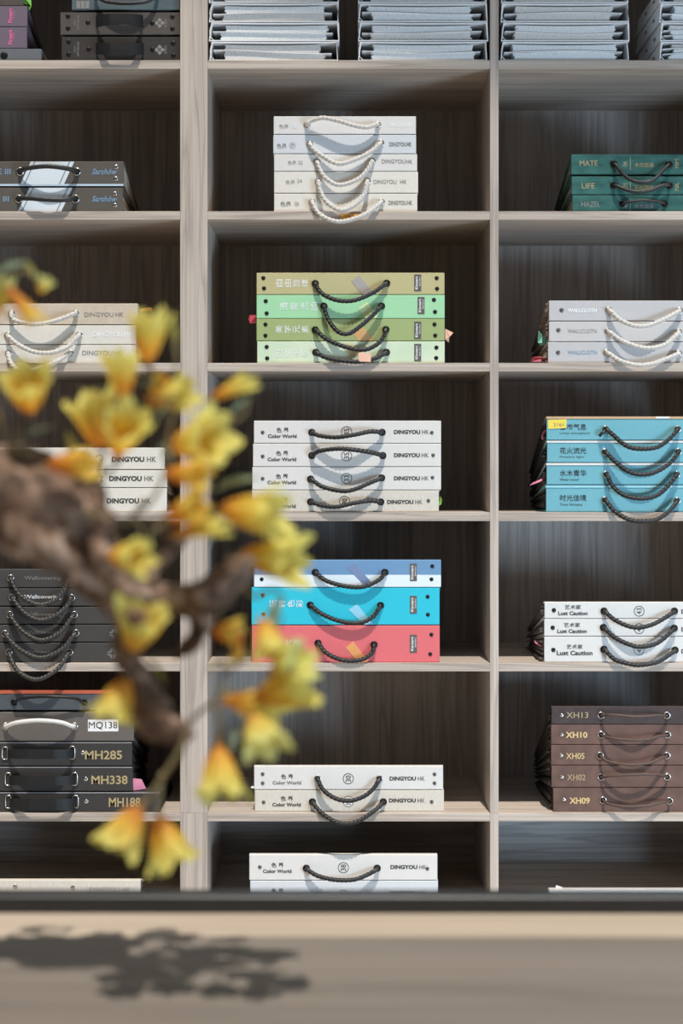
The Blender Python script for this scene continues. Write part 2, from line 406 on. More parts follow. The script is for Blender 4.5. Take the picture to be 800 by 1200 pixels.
# ------------------------------------------------------------------ sample books
def stack(shelf, group, rows, rec=0.012, depth=0.30, pages=None, **kw):
    """rows from the bottom up: (label, x0, x1, ytop, ybottom, cover material)"""
    out = []; yb = rows[0][4]; k = S * (D + rec) / D; z = Z(SH[shelf][0]) if shelf < 6 else Z(1065); drop = 0.0; rho = kw.pop('rho', 0.36)
    for (lab, x0, x1, yt, ybt, m) in rows:
        bk = Book(lab, group, x0, x1, yt, ybt, z + (yb - ybt) * k, rec, depth, m, pages, rho=rho, drop=drop, **kw)
        out.append(bk); drop += bk.h * (1 - rho)
    return out
C_WHITE = mat('white_cover', (218, 214, 209), 0.6, var=0.025, scale=60)
C_WHITE2 = mat('cool_white_cover', (208, 210, 212), 0.6, var=0.02, scale=60)
C_CREAM = mat('cream_cover', (222, 216, 205), 0.7, var=0.04, scale=90)
C_LINEN = mat('linen_cover', (214, 206, 193), 0.8, var=0.12, scale=500, stretch=(1, 1, 0.15), bump=0.3)
C_BEIGE = mat('beige_cover', (206, 190, 170), 0.75, var=0.1, scale=60)
TAB_PINK = mat('pink_paper', (240, 150, 175), 0.7, var=0.05); TAB_ORANGE = mat('orange_paper', (238, 165, 70), 0.7, var=0.06)
TAB_RED = mat('red_paper', (190, 70, 85), 0.7, var=0.1); TAB_PEACH = mat('peach_paper', (238, 190, 165), 0.7, var=0.05)
TAB_TEAL = mat('teal_paper', (130, 195, 180), 0.7, var=0.05); TAB_GREEN = mat('green_paper', (150, 200, 90), 0.7, var=0.1)
TAB_YEL = mat('yellow_paper', (250, 212, 84), 0.7, var=0.03); TAB_WHITE = mat('white_paper', (236, 234, 232), 0.7, var=0.02)
TAB_ROSE = mat('rose_paper', (232, 170, 180), 0.7, var=0.05)

# middle column, second cell: white stack with white ropes
G = 'white sample books with white ropes'
W = stack(1, G, [
    ('lowest white sample book of the white-roped stack, orange flag under its rope', 321, 488.8, 225.6, 247.3, C_CREAM),
    ('off-white sample book second from the bottom of the white-roped stack', 321, 489.7, 200, 225, C_CREAM),
    ('off-white sample book in the middle of the white-roped stack', 321, 488.6, 179.3, 199.4, C_WHITE),
    ('bluish white sample book second from the top of the white-roped stack', 320, 487.4, 156.7, 178.7, C_WHITE2),
    ('top white sample book of the white-roped stack, bold white lettering', 320.5, 487.2, 135, 156, C_WHITE)])
b = W[4]; b.rope([(359.6, 145.4), (365, 140.4), (378.5, 137), (396.5, 140.4), (414.5, 145.7), (430, 148), (442.4, 145)], WHITE_ROPE, prot=.021)
b.text('色界', 332.5, 147, 11, 5, INKS); b.text('25', 344.5, 147, 5, 4, INKW, 0, .02); b.text('DINGYOU', 465.5, 145, 19, 5, INKW, 0, .03); b.text('HK', 479.3, 145, 6, 5, INKW, 0, .03)
b = W[3]; b.rope([(362.8, 167.9), (367.5, 174), (378.5, 182), (397, 190.8), (419, 184.5), (437, 175), (446, 166.5)], WHITE_ROPE, prot=.010)
b.text('色界', 330, 170, 11.5, 5.6, INKG); b.ring_mark(342.5, 169.5, 3.4, '7', INKG, 0); b.text('DINGYOU', 466, 168, 20, 5, INKG, 0, .02); b.text('HK', 479.4, 168, 5.6, 5, INKG, 0, .03)
b = W[2]; b.rope([(371.3, 188.4), (374, 196), (381, 207), (397.4, 215.6), (419, 209), (431, 197), (436, 187.4)], WHITE_ROPE, prot=.010)
b.text('色界', 342, 189.5, 10, 4.6, INKS); b.text('22', 352, 189.5, 5, 4, INKS); b.text('DINGYOU', 461, 188, 28, 4.8, INKS, 0, .01); b.text('HK', 479.5, 188.3, 7, 4.6, INKG)
b = W[1]; b.rope([(372.7, 211.6), (375, 222), (383, 236), (400, 245), (417, 238), (427, 226), (430.3, 211)], WHITE_ROPE, prot=.019)
b.text('色界', 340, 212.5, 11, 5, INKS); b.text('24', 351, 211, 5.5, 4.2, INKS); b.text('DINGYOU', 451, 212, 27, 4.8, INKG); b.text('HK', 472.5, 212, 7.5, 4.8, INKG)
b = W[0]; b.rope([(365.6, 235.6), (369, 243), (377, 252), (396.5, 258.6), (420, 253.5), (437, 244), (446.8, 235.6)], WHITE_ROPE, prot=.026)
b.text('色界', 334.6, 238, 12.5, 6, INKG); b.ring_mark(347.6, 238, 2.6, '20', INKG, 0); b.text('DINGYOU', 465.5, 236.6, 21, 5, INKG, 0, .02); b.text('HK', 480, 236.6, 6, 5, INKG, 0, .02)
b.plate([(400, 257.5), (420.5, 258), (420, 251), (399.5, 251)], TAB_ORANGE, 'paper_flag', 0.017); b.text('152', 409, 253.2, 10, 3, INKG, name='number_lettering').location.y = -0.017

# middle column, third cell: green stack
C_TAN = mat('khaki_cover', (190, 180, 132), 0.6, var=0.03); C_MINT = mat('mint_cover', (162, 214, 166), 0.6, var=0.03)
C_OLIVE = mat('olive_green_cover', (160, 174, 116), 0.6, var=0.04); C_PALE = mat('pale_mint_cover', (200, 218, 186), 0.6, var=0.05, scale=14, c2=(216, 224, 196))
TAG = mat('dark_grey_label', (98, 92, 88), 0.6, var=0.05)
G = 'green sample books with black ropes'
W = stack(2, G, [
    ('pale mint sample book at the bottom of the green stack, peach paper on rope', 301.2, 520.8, 399, 424.8, C_PALE),
    ('olive green sample book second from the bottom of the green stack', 300.5, 520.8, 372.6, 398.5, C_OLIVE),
    ('bright mint green sample book second from the top of the green stack', 300.5, 520.8, 344.6, 372.2, C_MINT),
    ('khaki sample book on top of the green stack', 300.5, 520.6, 318.6, 344.1, C_TAN)])
def kingart(b, x, y0, y1):
    b.rect(x - 4.1, y0, x + 4.1, y1, TAG, out=0.0007); b.text('Kingart', x - 1, (y0 + y1) / 2, 3.9, y1 - y0 - 4.5, INKW, 90, .02).location.y = -0.0005
    b.text('壁纸墙布', x + 2.4, (y0 + y1) / 2 - 1.5, 1.6, (y1 - y0) * .55, INKW, 90).location.y = -0.0005
def deco(b, pts, c, nm): b.plate(pts, mat(nm, c, 0.6, var=0.08, scale=600, stretch=(1, 1, 1)), 'printed_band', 0.0006)
data = [(W[3], '自由旋律', 342, 331, 40, 9, [(308.5, 325), (309.3, 337)], [(511.5, 325), (512, 337.5)], 489.3, 320.8, 340.4),
        (W[2], '清泉流响', 350.5, 358, 48, 9.5, [(311.3, 352), (312.4, 366.3)], [(508.3, 350.5), (509.6, 364.6)], 493.2, 347.2, 367.2),
        (W[1], '美学元素', 342, 385, 41, 9, [(311, 379.3), (311, 392.4)], [(509, 379.3), (509.8, 392.3)], 489.3, 376, 396.5),
        (W[0], '时空记忆', 342, 412.7, 41, 9, [(312.4, 405.7), (313, 419)], [(511.2, 406.4), (511, 418.6)], 489.3, 402, 422.4)]
for b, t, x, y, wd, ht, lr, rr, kx, k0, k1 in data:
    b.text(t, x, y, wd, ht, INKW, each=True, name='title_lettering')
    for p in lr + rr: b.rivet(*p, GUN, 2.5)
    kingart(b, kx, k0, k1)
deco(W[3], [(424, 344), (438.5, 344), (434, 337.8), (420.5, 321.3), (411.5, 328.8)], (172, 165, 158), 'grey_stripe')
deco(W[2], [(428, 372), (444, 372), (430, 353), (420, 360)], (214, 230, 170), 'lime_stripe')
deco(W[1], [(419, 398.3), (438, 398.3), (424.5, 381), (413.5, 390)], (214, 166, 112), 'orange_stripe')
deco(W[0], [(409, 417), (426, 414), (412.5, 399.4), (400, 402)], (228, 218, 176), 'cream_stripe')
W[3].rope([(369.3, 331.3), (372, 337), (379, 344.4), (395, 351), (415, 351), (437, 342), (453, 331)], eyes=GUN, prot=.014)
W[2].rope([(379.5, 358), (381.5, 366), (386.5, 377), (397, 388.5), (409, 389.8), (423, 380.5), (437, 368), (446.9, 357.8)], eyes=GUN, prot=.018)
W[1].rope([(369.3, 385.6), (382.5, 396.5), (404, 405.5), (426, 409), (441, 403), (449, 394), (452, 385.3)], eyes=GUN, prot=.016)
W[0].rope([(370, 412), (379, 417), (394, 421), (420, 423), (440, 418.7), (452.7, 412)], eyes=GUN, prot=.018)
W[0].plate([(420, 423.5), (434, 424), (434.5, 413.5), (429, 414.5), (424, 412.5), (419.5, 414)], TAB_PEACH, 'paper_flag', 0.024)
W[1].tab([(521.6, 397.6), (526, 401.5), (526.5, 395), (530.8, 390), (521.6, 385)], TAB_PEACH, 0.03, 'index_tab', 0.004)
W[2].tab([(301, 369), (292.5, 368.6), (291, 374), (293, 379), (301, 378)], TAB_RED, 0.05, 'index_tab', 0.004)

# colour-world books
def colour_world(b, num, xs, yt, brand, circ, rivets, tm=INK, sub=INK, num_r=6.4, fill=None):
    b.text('色 界', xs, yt, 14.5, 5.8, tm, 0, .01, 'title_lettering'); b.text('Color World', xs - .3, yt + 7.2, 33.5, 4.3, sub, 0, .03, 'title_lettering')
    (x0, x1), y = brand, yt + 2.3
    b.text('DINGYOU', x0 + (x1 - x0) * .37, y, (x1 - x0) * .74, 4.8, INK, 0, .04, 'brand_lettering'); b.text('HK', x0 + (x1 - x0) * .89, y, (x1 - x0) * .20, 4.8, INKG, 0, .02, 'brand_lettering')
    if circ: b.ring_mark(circ[0], circ[1], num_r, num, INK, 90, fill)
    for p in rivets: b.rivet(*p, RIVG, 2.2)
G = 'white colour-sample books in the fourth cell'
W = stack(3, G, [
    ('cream linen sample book at the bottom of the white stack, numbered 30, beside flower', 295, 514, 573, 598.8, C_LINEN),
    ('white sample book numbered 33, third from the top of its stack', 295.5, 516.6, 545.8, 572.6, C_WHITE),
    ('white sample book with upward-arched black rope, second from the top', 296.3, 516.6, 518.3, 545.3, C_WHITE),
    ('white sample book numbered 35 on top of the four-book white stack', 297.4, 516.6, 491.4, 517.9, C_WHITE)])
colour_world(W[3], '35', 331, 502.5, (461.4, 503), (406, 504.4), [(307.7, 505.2), (505.8, 505.5)])
colour_world(W[2], '35', 330.5, 529.7, (461.4, 502.5), (406, 532.7), [(307.7, 533.3), (507.4, 532)])
colour_world(W[1], '33', 330.3, 556.8, (461.4, 502.5), (406, 559.2), [(307.7, 559.4), (506.6, 558.2)])
colour_world(W[0], '30', 330, 584.5, (453.4, 495), (403.6, 586), [(308, 585.5), (501.8, 585.3)])
W[3].rope([(365.3, 505.2), (373.5, 509), (393, 511), (415, 508), (433, 504.4), (447.6, 505.2)], eyes=GUN, prot=.024)
W[2].rope([(365.3, 532.4), (375, 527), (397, 524.4), (418.6, 526.2), (437, 529.3), (448.4, 532.4)], eyes=GUN, prot=.026)
W[1].rope([(363.9, 560), (379, 569.5), (400.5, 574), (415, 572), (433, 564.5), (447, 558.6)], eyes=GUN)
W[0].rope([(363.9, 586.7), (379, 591.4), (395, 592.3), (415, 588), (433, 585.4), (446, 586.7)], eyes=GUN)
W[0].tab([(513.5, 593), (517, 591), (518.2, 586), (516.5, 582), (513.5, 582)], TAB_GREEN, 0.02, 'index_tab', 0.003)

# middle column, fifth cell: blue, cyan and coral
C_BLUE = mat('blue_cover', (108, 148, 186), 0.6, var=0.03); C_CYAN = mat('cyan_cover', (40, 190, 212), 0.6, var=0.03, scale=150); C_CORAL = mat('coral_cover', (222, 108, 112), 0.6, var=0.03, scale=100)
G = 'thick bright sample books with black ropes'
W = stack(4, G, [
    ('coral red sample book at the bottom of the bright stack', 295, 515, 731, 774.4, C_CORAL),
    ('turquoise cyan sample book between the coral and the blue one', 294.6, 514.8, 686.5, 730.3, C_CYAN),
    ('blue and white sample book on top of the turquoise one', 297.5, 516.6, 654.2, 686, C_BLUE)])
W[2].rect(297.7, 671.8, 516.4, 685.8, mat('pale_blue_band', (222, 232, 242), 0.6, var=0.02), 'colour_band', 0.0004)
deco(W[2], [(426.6, 684.4), (435.5, 681), (415.7, 658.3), (407, 664)], (122, 140, 176), 'slate_stripe')
deco(W[1], [(426, 729.9), (437, 729.9), (435, 727), (418, 706), (408.5, 712.6)], (150, 208, 230), 'pale_cyan_stripe')
deco(W[0], [(419, 774), (431, 774), (429.5, 770.6), (413.6, 749.6), (404.9, 757)], (232, 160, 98), 'apricot_stripe')
for b, L_, R_, k0, k1 in [(W[2], [(307, 661.5), (306.5, 677)], [(506.4, 661.6), (505.4, 677)], 658.6, 679.2), (W[1], [(308, 695.3), (308.8, 717.8)], [(501, 697.4), (501.3, 718.4)], 696.4, 717.2), (W[0], [(307, 742), (306.5, 764)], [(505.3, 741.8), (504, 764.6)], 742, 763)]:
    for p in L_ + R_: b.rivet(*p, GUN if b is not W[1] or p[0] > 400 else BRASS, 2.4)
    kingart(b, 484.2, k0, k1)
W[1].text('玩转色彩', 335.5, 705.5, 41, 9, INKW, each=True, name='title_lettering'); W[0].text('艺术大师', 332, 752, 43, 9, INKW, each=True, name='title_lettering')
W[2].rope([(369.3, 668.8), (382.5, 678.8), (404, 685), (426, 685.6), (444, 677.5), (450.9, 668.8)], eyes=GUN, prot=.010)
W[1].rope([(363.5, 707.2), (378.8, 718.5), (400.5, 726.6), (422, 728), (437, 720.6), (445.8, 707.6)], eyes=GUN, prot=.010)
W[0].rope([(372.6, 751.8), (382.5, 763.5), (400.5, 771.5), (422, 771.5), (435, 764), (438.2, 753.6)], eyes=GUN, prot=.012)

# middle column, sixth cell
G = 'white colour-sample books in the sixth cell'
W = stack(5, G, [
    ('cream sample book with white number sticker, under the book numbered 30', 298.3, 520, 925.7, 951, C_LINEN),
    ('white sample book numbered 30 with silver eyelets, upper of a pair', 297.6, 519, 897.6, 925.2, C_WHITE)], rec=0.018)
colour_world(W[1], '30', 336.3, 910, (456.3, 498), (408, 912.4), [(307.7, 907), (307.7, 917.6), (509, 907.2), (509, 917.6)], INK, INKG)
colour_world(W[0], '18', 336, 935.7, (455.6, 498), (408, 939), [(308.8, 940), (505.7, 939.5)], fill=TAB_WHITE)
W[1].rope([(371.9, 912.4), (379, 926), (393, 935.6), (409.6, 938.5), (426, 933.2), (437, 924.5), (444.4, 912.4)], prot=.018)
W[0].rope([(366, 939.6), (377, 953), (393, 963), (408, 965), (422, 961), (438.6, 949.7), (449, 939.6)], eyes=GUN, prot=.029)
W[1].tab([(299, 922), (295.5, 921), (293.5, 923), (296, 923.6), (299, 924)], TAB_WHITE, 0.01, 'index_tab', 0.002)
# middle column, base cabinet
G = 'white colour-sample books in the base cabinet'
W = stack(6, G, [
    ('white sample book mostly hidden by the table rail, under the book numbered 38', 293, 513, 1032.9, 1063.4, C_WHITE2),
    ('white sample book numbered 38 just above the black table rail', 292, 512.3, 1002.3, 1032.4, C_WHITE)], rec=0.018)
colour_world(W[1], '38', 325, 1014.6, (457.3, 500), (402.2, 1017.6), [(304.4, 1016.9), (500.6, 1018.7)])
colour_world(W[0], '37', 325, 1045, (457.3, 500), (402.2, 1050), [])
W[1].rope([(358.8, 1018.3), (373.3, 1027.7), (393, 1032), (415, 1031.6), (431, 1025.6), (441.8, 1018.3)], eyes=GUN)

# right column, second cell: green marbled
C_MARB = mat('green_marbled_cover', (54, 106, 98), 0.5, c2=(36, 80, 76), scale=26, stretch=(1, 1, 3))
BOARD = mat('dark_board_edge', (50, 46, 44), 0.7, var=0.2)
G = 'dark green marbled sample books'
W = stack(1, G, [
    ('dark green marbled sample book with silver title, bottom of three, short arched handle', 670.4, 833, 227.3, 247.3, C_MARB),
    ('green marbled sample book in the middle of three, wavy black handle', 669.5, 833, 205.2, 226.6, C_MARB),
    ('green marbled sample book on top of three, deep sagging black handle', 669, 833, 179.3, 203, C_MARB)], rec=0.014, pages=PG_TAN)
ch = [('木', '木纹图鉴', '70M', 'MATE', 190, 21, 689.5, INKPALE), ('石', '石纹图鉴', '70L', 'LIFE', 216.5, 15, 689, INKPALE), ('榛', '榛色图鉴', '', 'HAZEL', 238, 22, 692, INKS)]
for b, (c1, c2_, n_, t, y, wd, cx, m_) in zip(W[::-1], ch):
    b.text(t, cx, y, wd, 6.2, m_, 0, 0, 'title_lettering'); b.text(c1, 732, y + 1, 6, 7, m_, 0, 0); b.text(c2_, 754.5, y + 2, 23, 5.5, m_)
    b.rect(738.1, y - 7, 738.7, y + 8, m_, 'foil_line')
    if n_: b.text(n_, 792.8, y + 1, 4.6, 11, m_, 90, .01)
W[2].rope([(719, 190.8), (728, 200.5), (739, 209.5), (752, 212.3), (765, 209.5), (775, 200), (783.5, 191.4)], CORD_BLACK, 'cord', 2.2, eyes=GUN, er=4.4)
W[1].rope([(718.5, 216), (731, 220), (746, 223.6), (762, 221.6), (774.5, 216.4), (784, 216.2)], CORD_BLACK, 'cord', 2.1, .02, eyes=GUN, er=4.2)
W[0].rope([(729, 237.6), (740, 234.8), (755, 233.4), (769, 234.6), (778.6, 237.6)], CORD_BLACK, 'cord', 1.7, .016, eyes=GUN, er=4.0)

# right column, third cell: grey wall-cloth books
C_GREY = mat('pale_grey_cover', (196, 192, 189), 0.6, var=0.025, scale=60); C_GREY2 = mat('light_grey_cover', (190, 187, 186), 0.6, var=0.03, scale=60)
G = 'pale grey sample books with white ropes'
W = stack(2, G, [
    ('pale grey sample book with bluish foil title, bottom of the grey stack', 641.9, 866, 400, 425, C_GREY2),
    ('pale grey sample book with thin silver title, middle of the grey stack', 643, 866, 375.9, 399.5, C_GREY),
    ('pale grey sample book with bold white title, top of the grey stack', 643, 866, 351.4, 375.2, C_GREY2)], pages=PG_TAN, flare=0.012)
for b, y, m_, bo, rp in zip(W[::-1], (363, 387.4, 412.3), (INKW, INKS, INKBLUE), (.035, 0, .01), ((657.8, 362.7), (654, 386.2), (653.7, 412.4))):
    b.text('WALLCLOTH', 682, y, 34, 4.6, m_, 0, bo, 'title_lettering'); b.rivet(*rp, RIVG, 2.6)
W[2].rope([(712.6, 362.6), (725.8, 373.4), (742, 380.6), (758.8, 380.8), (778, 373.4), (795.9, 363.5)], WHITE_ROPE)
W[1].rope([(712, 388), (728.5, 398.4), (747.8, 405.6), (764, 407), (781, 402), (795, 388.8)], WHITE_ROPE)
W[0].rope([(710.4, 412.7), (725.8, 421.6), (745, 427), (764, 425.6), (781, 419.6), (795, 413.5)], WHITE_ROPE)
W[1].tab([(643.5, 402), (634, 405), (629.5, 402), (630.5, 387), (636, 393), (643.5, 391.5)], TAB_TEAL, 0.05, 'index_tab', 0.006)
W[0].tab([(643, 423), (632, 421), (621, 423.6), (624, 418.6), (632, 417.5), (643, 420)], TAB_RED, 0.03, 'index_tab', 0.006)
W[0].tab([(640, 424), (630, 424), (622, 424), (628, 420.5), (640, 421)], TAB_PINK, 0.05, 'index_tab', 0.004)

# right column, fourth cell: sky blue
C_SKY = mat('sky_blue_cover', (110, 172, 184), 0.6, var=0.03, scale=80); E_TAN = mat('tan_board_edge', (206, 168, 128), 0.7, var=0.08); E_WHITE = mat('white_board_edge', (226, 224, 220), 0.6, var=0.05); E_SKY = mat('pale_blue_board_edge', (150, 205, 214), 0.6, var=0.05)
G = 'sky blue sample books with black ropes'
W = stack(3, G, [
    ('sky blue sample book at the bottom of the blue stack', 639.7, 862, 571.8, 600.6, C_SKY),
    ('sky blue sample book second from the bottom, pink flag at its side', 640.3, 862, 545.4, 568.2, C_SKY),
    ('sky blue sample book below the one with the yellow note', 640.8, 862, 519, 542.2, C_SKY),
    ('sky blue sample book on top with yellow sticky note and tan edge', 640.3, 862, 491, 516, C_SKY)], pages=PG_DARK, flare=0.012)
names = [('时光佳境', 'Time Nirvana', 583.8, 591.6), ('水木青华', 'Water wood', 554.8, 562.3), ('花火流光', 'Flowers light', 528.4, 536), ('都市气息', 'Urban atmosphere', 500.6, 508.2)]
edges = [(E_SKY, 568.8, 571.7), (E_WHITE, 542.6, 545.2), (E_WHITE, 516.5, 518.8), (E_TAN, 488.0, 490.7)]
for i, (b, (t, e, y1, y2)) in enumerate(zip(W, names)):
    b.text(t, 671.2, y1, 31, 7.4, INK, 0, 0.008, 'title_lettering'); b.text(e, 655.6 + len(e) * 1.1, y2, len(e) * 2.2, 3.0, INK, 0, 0, 'subtitle_lettering')
    m_, a_, c_ = edges[i]
    zt = b.h - 0.0003; hh = (c_ - a_) * S * b.k
    obj('top_board', b.wedge(prism_bm([(-.001, zt), (.016, zt), (.29, zt), (.29, zt + hh), (.016, zt + hh), (-.001, zt + hh)], -b.w / 2 - .0006, b.w / 2, 'x')), m_, b.root)
    if i in (1, 2, 3):
        p0 = b.l(768, 0); p1 = b.l(784, 0)
        obj('white_corner_strip', box_bm(p0.x, p1.x, -0.0015, 0.02, zt + hh * .15, zt + hh * .95), TAB_WHITE, b.root)
W[3].rope([(709.3, 503.2), (717.5, 509.5), (734, 523), (750.5, 526.4), (769.8, 524.2), (783.5, 515), (793.7, 503.2)])
W[2].rope([(708.4, 530), (720, 541), (736.8, 553.2), (753.3, 556.4), (769.8, 552.6), (785, 542.5), (794.5, 529.6)])
W[1].rope([(710, 556.3), (717.5, 570), (731, 580.6), (750.5, 584.5), (769.8, 580.6), (783.5, 568.6), (792.6, 556.3)])
W[0].rope([(708.4, 586.2), (720, 599.6), (736.8, 609.3), (753.3, 611.2), (769.8, 608.8), (783.5, 599.6), (793, 587)], prot=.026)
P = [W[3].l(709.5, 505, .008), W[3].l(705, 508, .011), W[3].l(702.5, 511, .006)]
obj('rope_end', sweep_bm(catmull(P, 6), 0.0036, 8), BLACK_ROPE, W[3].root, True)
W[3].plate([(642, 503), (663, 502), (663.5, 491.6), (641.6, 492.4)], TAB_YEL, 'sticky_note', 0.0012); W[3].text('2161', 654, 498, 12, 4, INKG, 0, 0, 'note_writing').location.y = -0.001
W[3].tab([(641.5, 506), (637.5, 509), (635.5, 515.5), (633.6, 512), (636.5, 505), (641.5, 502)], TAB_PINK, 0.03, 'index_tab', 0.003)
W[1].tab([(641, 561), (632, 565.5), (620, 569), (624, 565.2), (634, 561), (641, 558.3)], TAB_PINK, 0.03, 'index_tab', 0.003)

# right column, fifth cell: white artist books
C_ART = mat('ivory_cover', (216, 213, 208), 0.6, var=0.025, scale=60); PG_GREY = mat('grey_pages', (120, 114, 110), 0.8, var=0.5, scale=60, stretch=(0.1, 0.1, 14), c2=(60, 56, 54))
G = 'white sample books numbered in circles'
W = stack(4, G, [
    ('thick white sample book numbered 41, bottom of three', 637.5, 862, 746.3, 776.5, C_ART),
    ('thin white sample book numbered 42, between 43 and the thick one', 637.5, 862, 725.5, 745.8, C_ART),
    ('white sample book numbered 43, topmost of three', 637.8, 862, 705.7, 725, C_ART)], pages=PG_GREY, flare=0.014)
for b, y, ya, n_, rp, wd, xx in zip(W[::-1], (711.7, 732.6, 758), (718.9, 739.8, 765.4), ('43', '42', '41'), ((648.8, 715.3), (647.4, 735.7), (648.2, 761.8)), (34.5, 34.5, 42), (671, 670, 673)):
    b.text('艺术家', xx, y, 19, 5.2, INK, 0, .008, 'title_lettering'); b.text('Lust Caution', xx, ya, wd, 4.6 if wd < 40 else 5.4, INK, 0, .03, 'title_lettering')
    b.ring_mark(748.6, {'43': 716.4, '42': 736.8, '41': 761.8}[n_], 6.2, n_); b.rivet(*rp, GUN, 2.6); b.text('DINGYOU', 813, ya - 2, 30, 4.8, INK, 0, .04, 'brand_lettering')
W[2].rope([(707.6, 716.3), (720, 726.6), (736.8, 734.3), (750.5, 735.4), (767, 730.8), (790, 716.3)], eyes=GUN)
W[1].rope([(706.8, 735.6), (720, 747.2), (736.8, 755.4), (750.5, 758.2), (769.8, 753.7), (789.8, 736.4)], eyes=GUN)
W[0].rope([(707.3, 761), (720, 773), (736.8, 778.3), (750.5, 779.4), (769.8, 776), (790.7, 762)], eyes=GUN)
W[0].tab([(638.5, 756), (631, 754.5), (625.5, 750), (626.5, 753.5), (632, 757.5), (638.5, 758.5)], TAB_PINK, 0.04, 'index_tab', 0.002)

# right column, sixth cell: brown
C_BR = mat('brown_suede_cover', (112, 84, 74), 0.8, c2=(96, 72, 64), scale=30, bump=0.1); C_BRD = mat('dark_brown_cover', (70, 57, 56), 0.75, c2=(60, 50, 50), scale=60)
G = 'brown suede sample books'
W = stack(5, G, [
    ('brown suede sample book lettered XH09, bottom of the brown stack', 648, 846, 923.6, 951.8, C_BR),
    ('brown suede sample book lettered XH02, second from the bottom', 646, 846, 897.5, 923, C_BR),
    ('brown suede sample book lettered XH05, middle of the brown stack', 645.5, 846, 873.2, 897, C_BR),
    ('brown suede sample book lettered XH10, second from the top', 645.5, 846, 849.6, 872.8, C_BR),
    ('darkest brown sample book lettered XH13 on top of the brown stack', 646, 846, 828.4, 849.2, C_BRD)], rec=0.014, pages=PG_DARK, flare=0.012)
br = [('XH09', 678.8, 938.6, 24, 7.5, INKGOLD, .03), ('XH02', 675, 911.3, 21.5, 7, INKPALE, 0), ('XH05', 673.8, 886.2, 21.5, 7, INKGOLD, .008), ('XH10', 675.2, 861.5, 25.5, 7.2, INKGOLD, .03), ('XH13', 676.2, 838.3, 25.5, 7, INKPALE, 0)]
rv = [(660.6, 937.4), (658, 911), (657.5, 885.7), (658, 861.5), (658, 838.6)]
rp = [[(706.2, 938), (714.8, 943), (734, 945.6), (758.8, 944.4), (775, 940.4), (784, 938.9)], [(704, 910.8), (717.5, 909.6), (745, 908), (769.8, 907.6), (781.4, 910.8)],
      [(702.7, 885.6), (712, 892.5), (734, 896.4), (758.8, 894.8), (772.5, 889.6), (781, 885.6)], [(704, 861.4), (717.5, 865.6), (739.5, 867.6), (758.8, 866.4), (772.5, 862.8), (781.6, 861.4)], [(704, 838.6), (716, 838), (745, 840.2), (769.8, 838.5), (781, 838.6)]]
for b, (t, cx, cy, wd, ht, m_, bo), r_, p_ in zip(W, br, rv, rp):
    b.text(t, cx, cy, wd, ht, m_, 0, bo, 'title_lettering'); b.rivet(*r_, SILVER, 2.3); b.rope(p_, BROWN_CORD, 'braid', 1.75, .03, er=4.5)

# right column, base cabinet
W = stack(6, 'white sample books in the right base cabinet', [('white sample book just above the table rail with a white paper tab', 643, 862, 1044.5, 1063.4, C_WHITE)], rec=0.03, depth=0.05)
W[0].tab([(649, 1046), (657.5, 1046), (659, 1039.8), (651.5, 1037.2)], mat('blush_paper', (240, 226, 228), 0.7, var=0.02), 0.01, 'index_tab', 0.001)

# left column, top cell
C_PUR = mat('dusty_purple_cover', (112, 98, 112), 0.6, var=0.06); C_SLATE = mat('slate_grey_cover', (104, 108, 112), 0.55, var=0.04); C_BRZ = mat('bronze_grey_cover', (92, 85, 80), 0.4, 0.1, var=0.06, scale=90); C_BRZ2 = mat('dark_bronze_cover', (66, 61, 58), 0.4, 0.1, var=0.08, scale=90)
C_TEALG = mat('grey_teal_cover', (88, 102, 106), 0.5, var=0.08, scale=90)
G = 'purple and grey sample books in the top corner'
W = stack(0, G, [
    ('slim slate grey sample book with black knob, under the purple ones', -118, 48.5, 55, 70, C_SLATE),
    ('dusty purple sample book lower of two, pink lettering', -118, 31.5, 29.6, 54.6, C_PUR),
    ('dusty purple sample book upper of two, pink lettering', -118, 32, 5, 29.1, C_PUR),
    ('dark grey sample book above the purple ones, cut by the top edge', -118, 27, -20, 4.6, C_BRZ)], pages=PG_DARK)
W[0].rivet(4.8, 63, GUN, 4.5)
W[1].text('Fineart', 12, 41.5, 5, 17, PINK, 90, .03, 'title_lettering'); W[1].text('WALLPAPER', 16.2, 40, 1.8, 9, PINK, 90)
W[2].text('Fineart', 12, 16.2, 5, 17, PINK, 90, .03, 'title_lettering'); W[2].text('WALLPAPER', 16.2, 15, 1.8, 9, PINK, 90)
W[3].tab([(27, 4), (33, 5), (34.5, 13), (37, 8), (36, -4), (27, -4)], mat('leaf_green_paper', (110, 190, 60), 0.6, var=0.3, scale=90), 0.03, 'index_tab', 0.004)
G = 'bronze grey sample books with leather straps'
W = stack(0, G, [
    ('dark bronze sample book with flat black strap, standing on the top-left shelf', 72, 210.4, 41, 70, C_BRZ2),
    ('bronze grey sample book with flat strap, under the grey-teal one', 70.6, 210.4, 12.4, 38.6, C_BRZ),
    ('grey-teal sample book cut by the top edge, above two strapped ones', 84, 210.4, -22, 9.6, C_TEALG)], pages=PG_DARK)
def clover(b, cx, cy, r):
    bm = bmesh.new()
    for dx, dy in ((0, -.62), (-.62, 0), (.62, 0), (0, .62)):
        q = [b.l(cx + dx * r * .9 + ex * r * .46, cy + dy * r * .9 + ey * r * .46) for ex, ey in ((1, 0), (0, 1), (-1, 0), (0, -1))]
        bm.faces.new([bm.verts.new((v.x, -INK_OFF, v.z)) for v in q])
    obj('logo', bm, INKS, b.root)
b = W[1]
for p in [(79.8, 17), (79.8, 31), (103, 24.2), (178.4, 25), (202, 17.7), (202, 31.6)]: b.rivet(*p, GUN, 2.8)
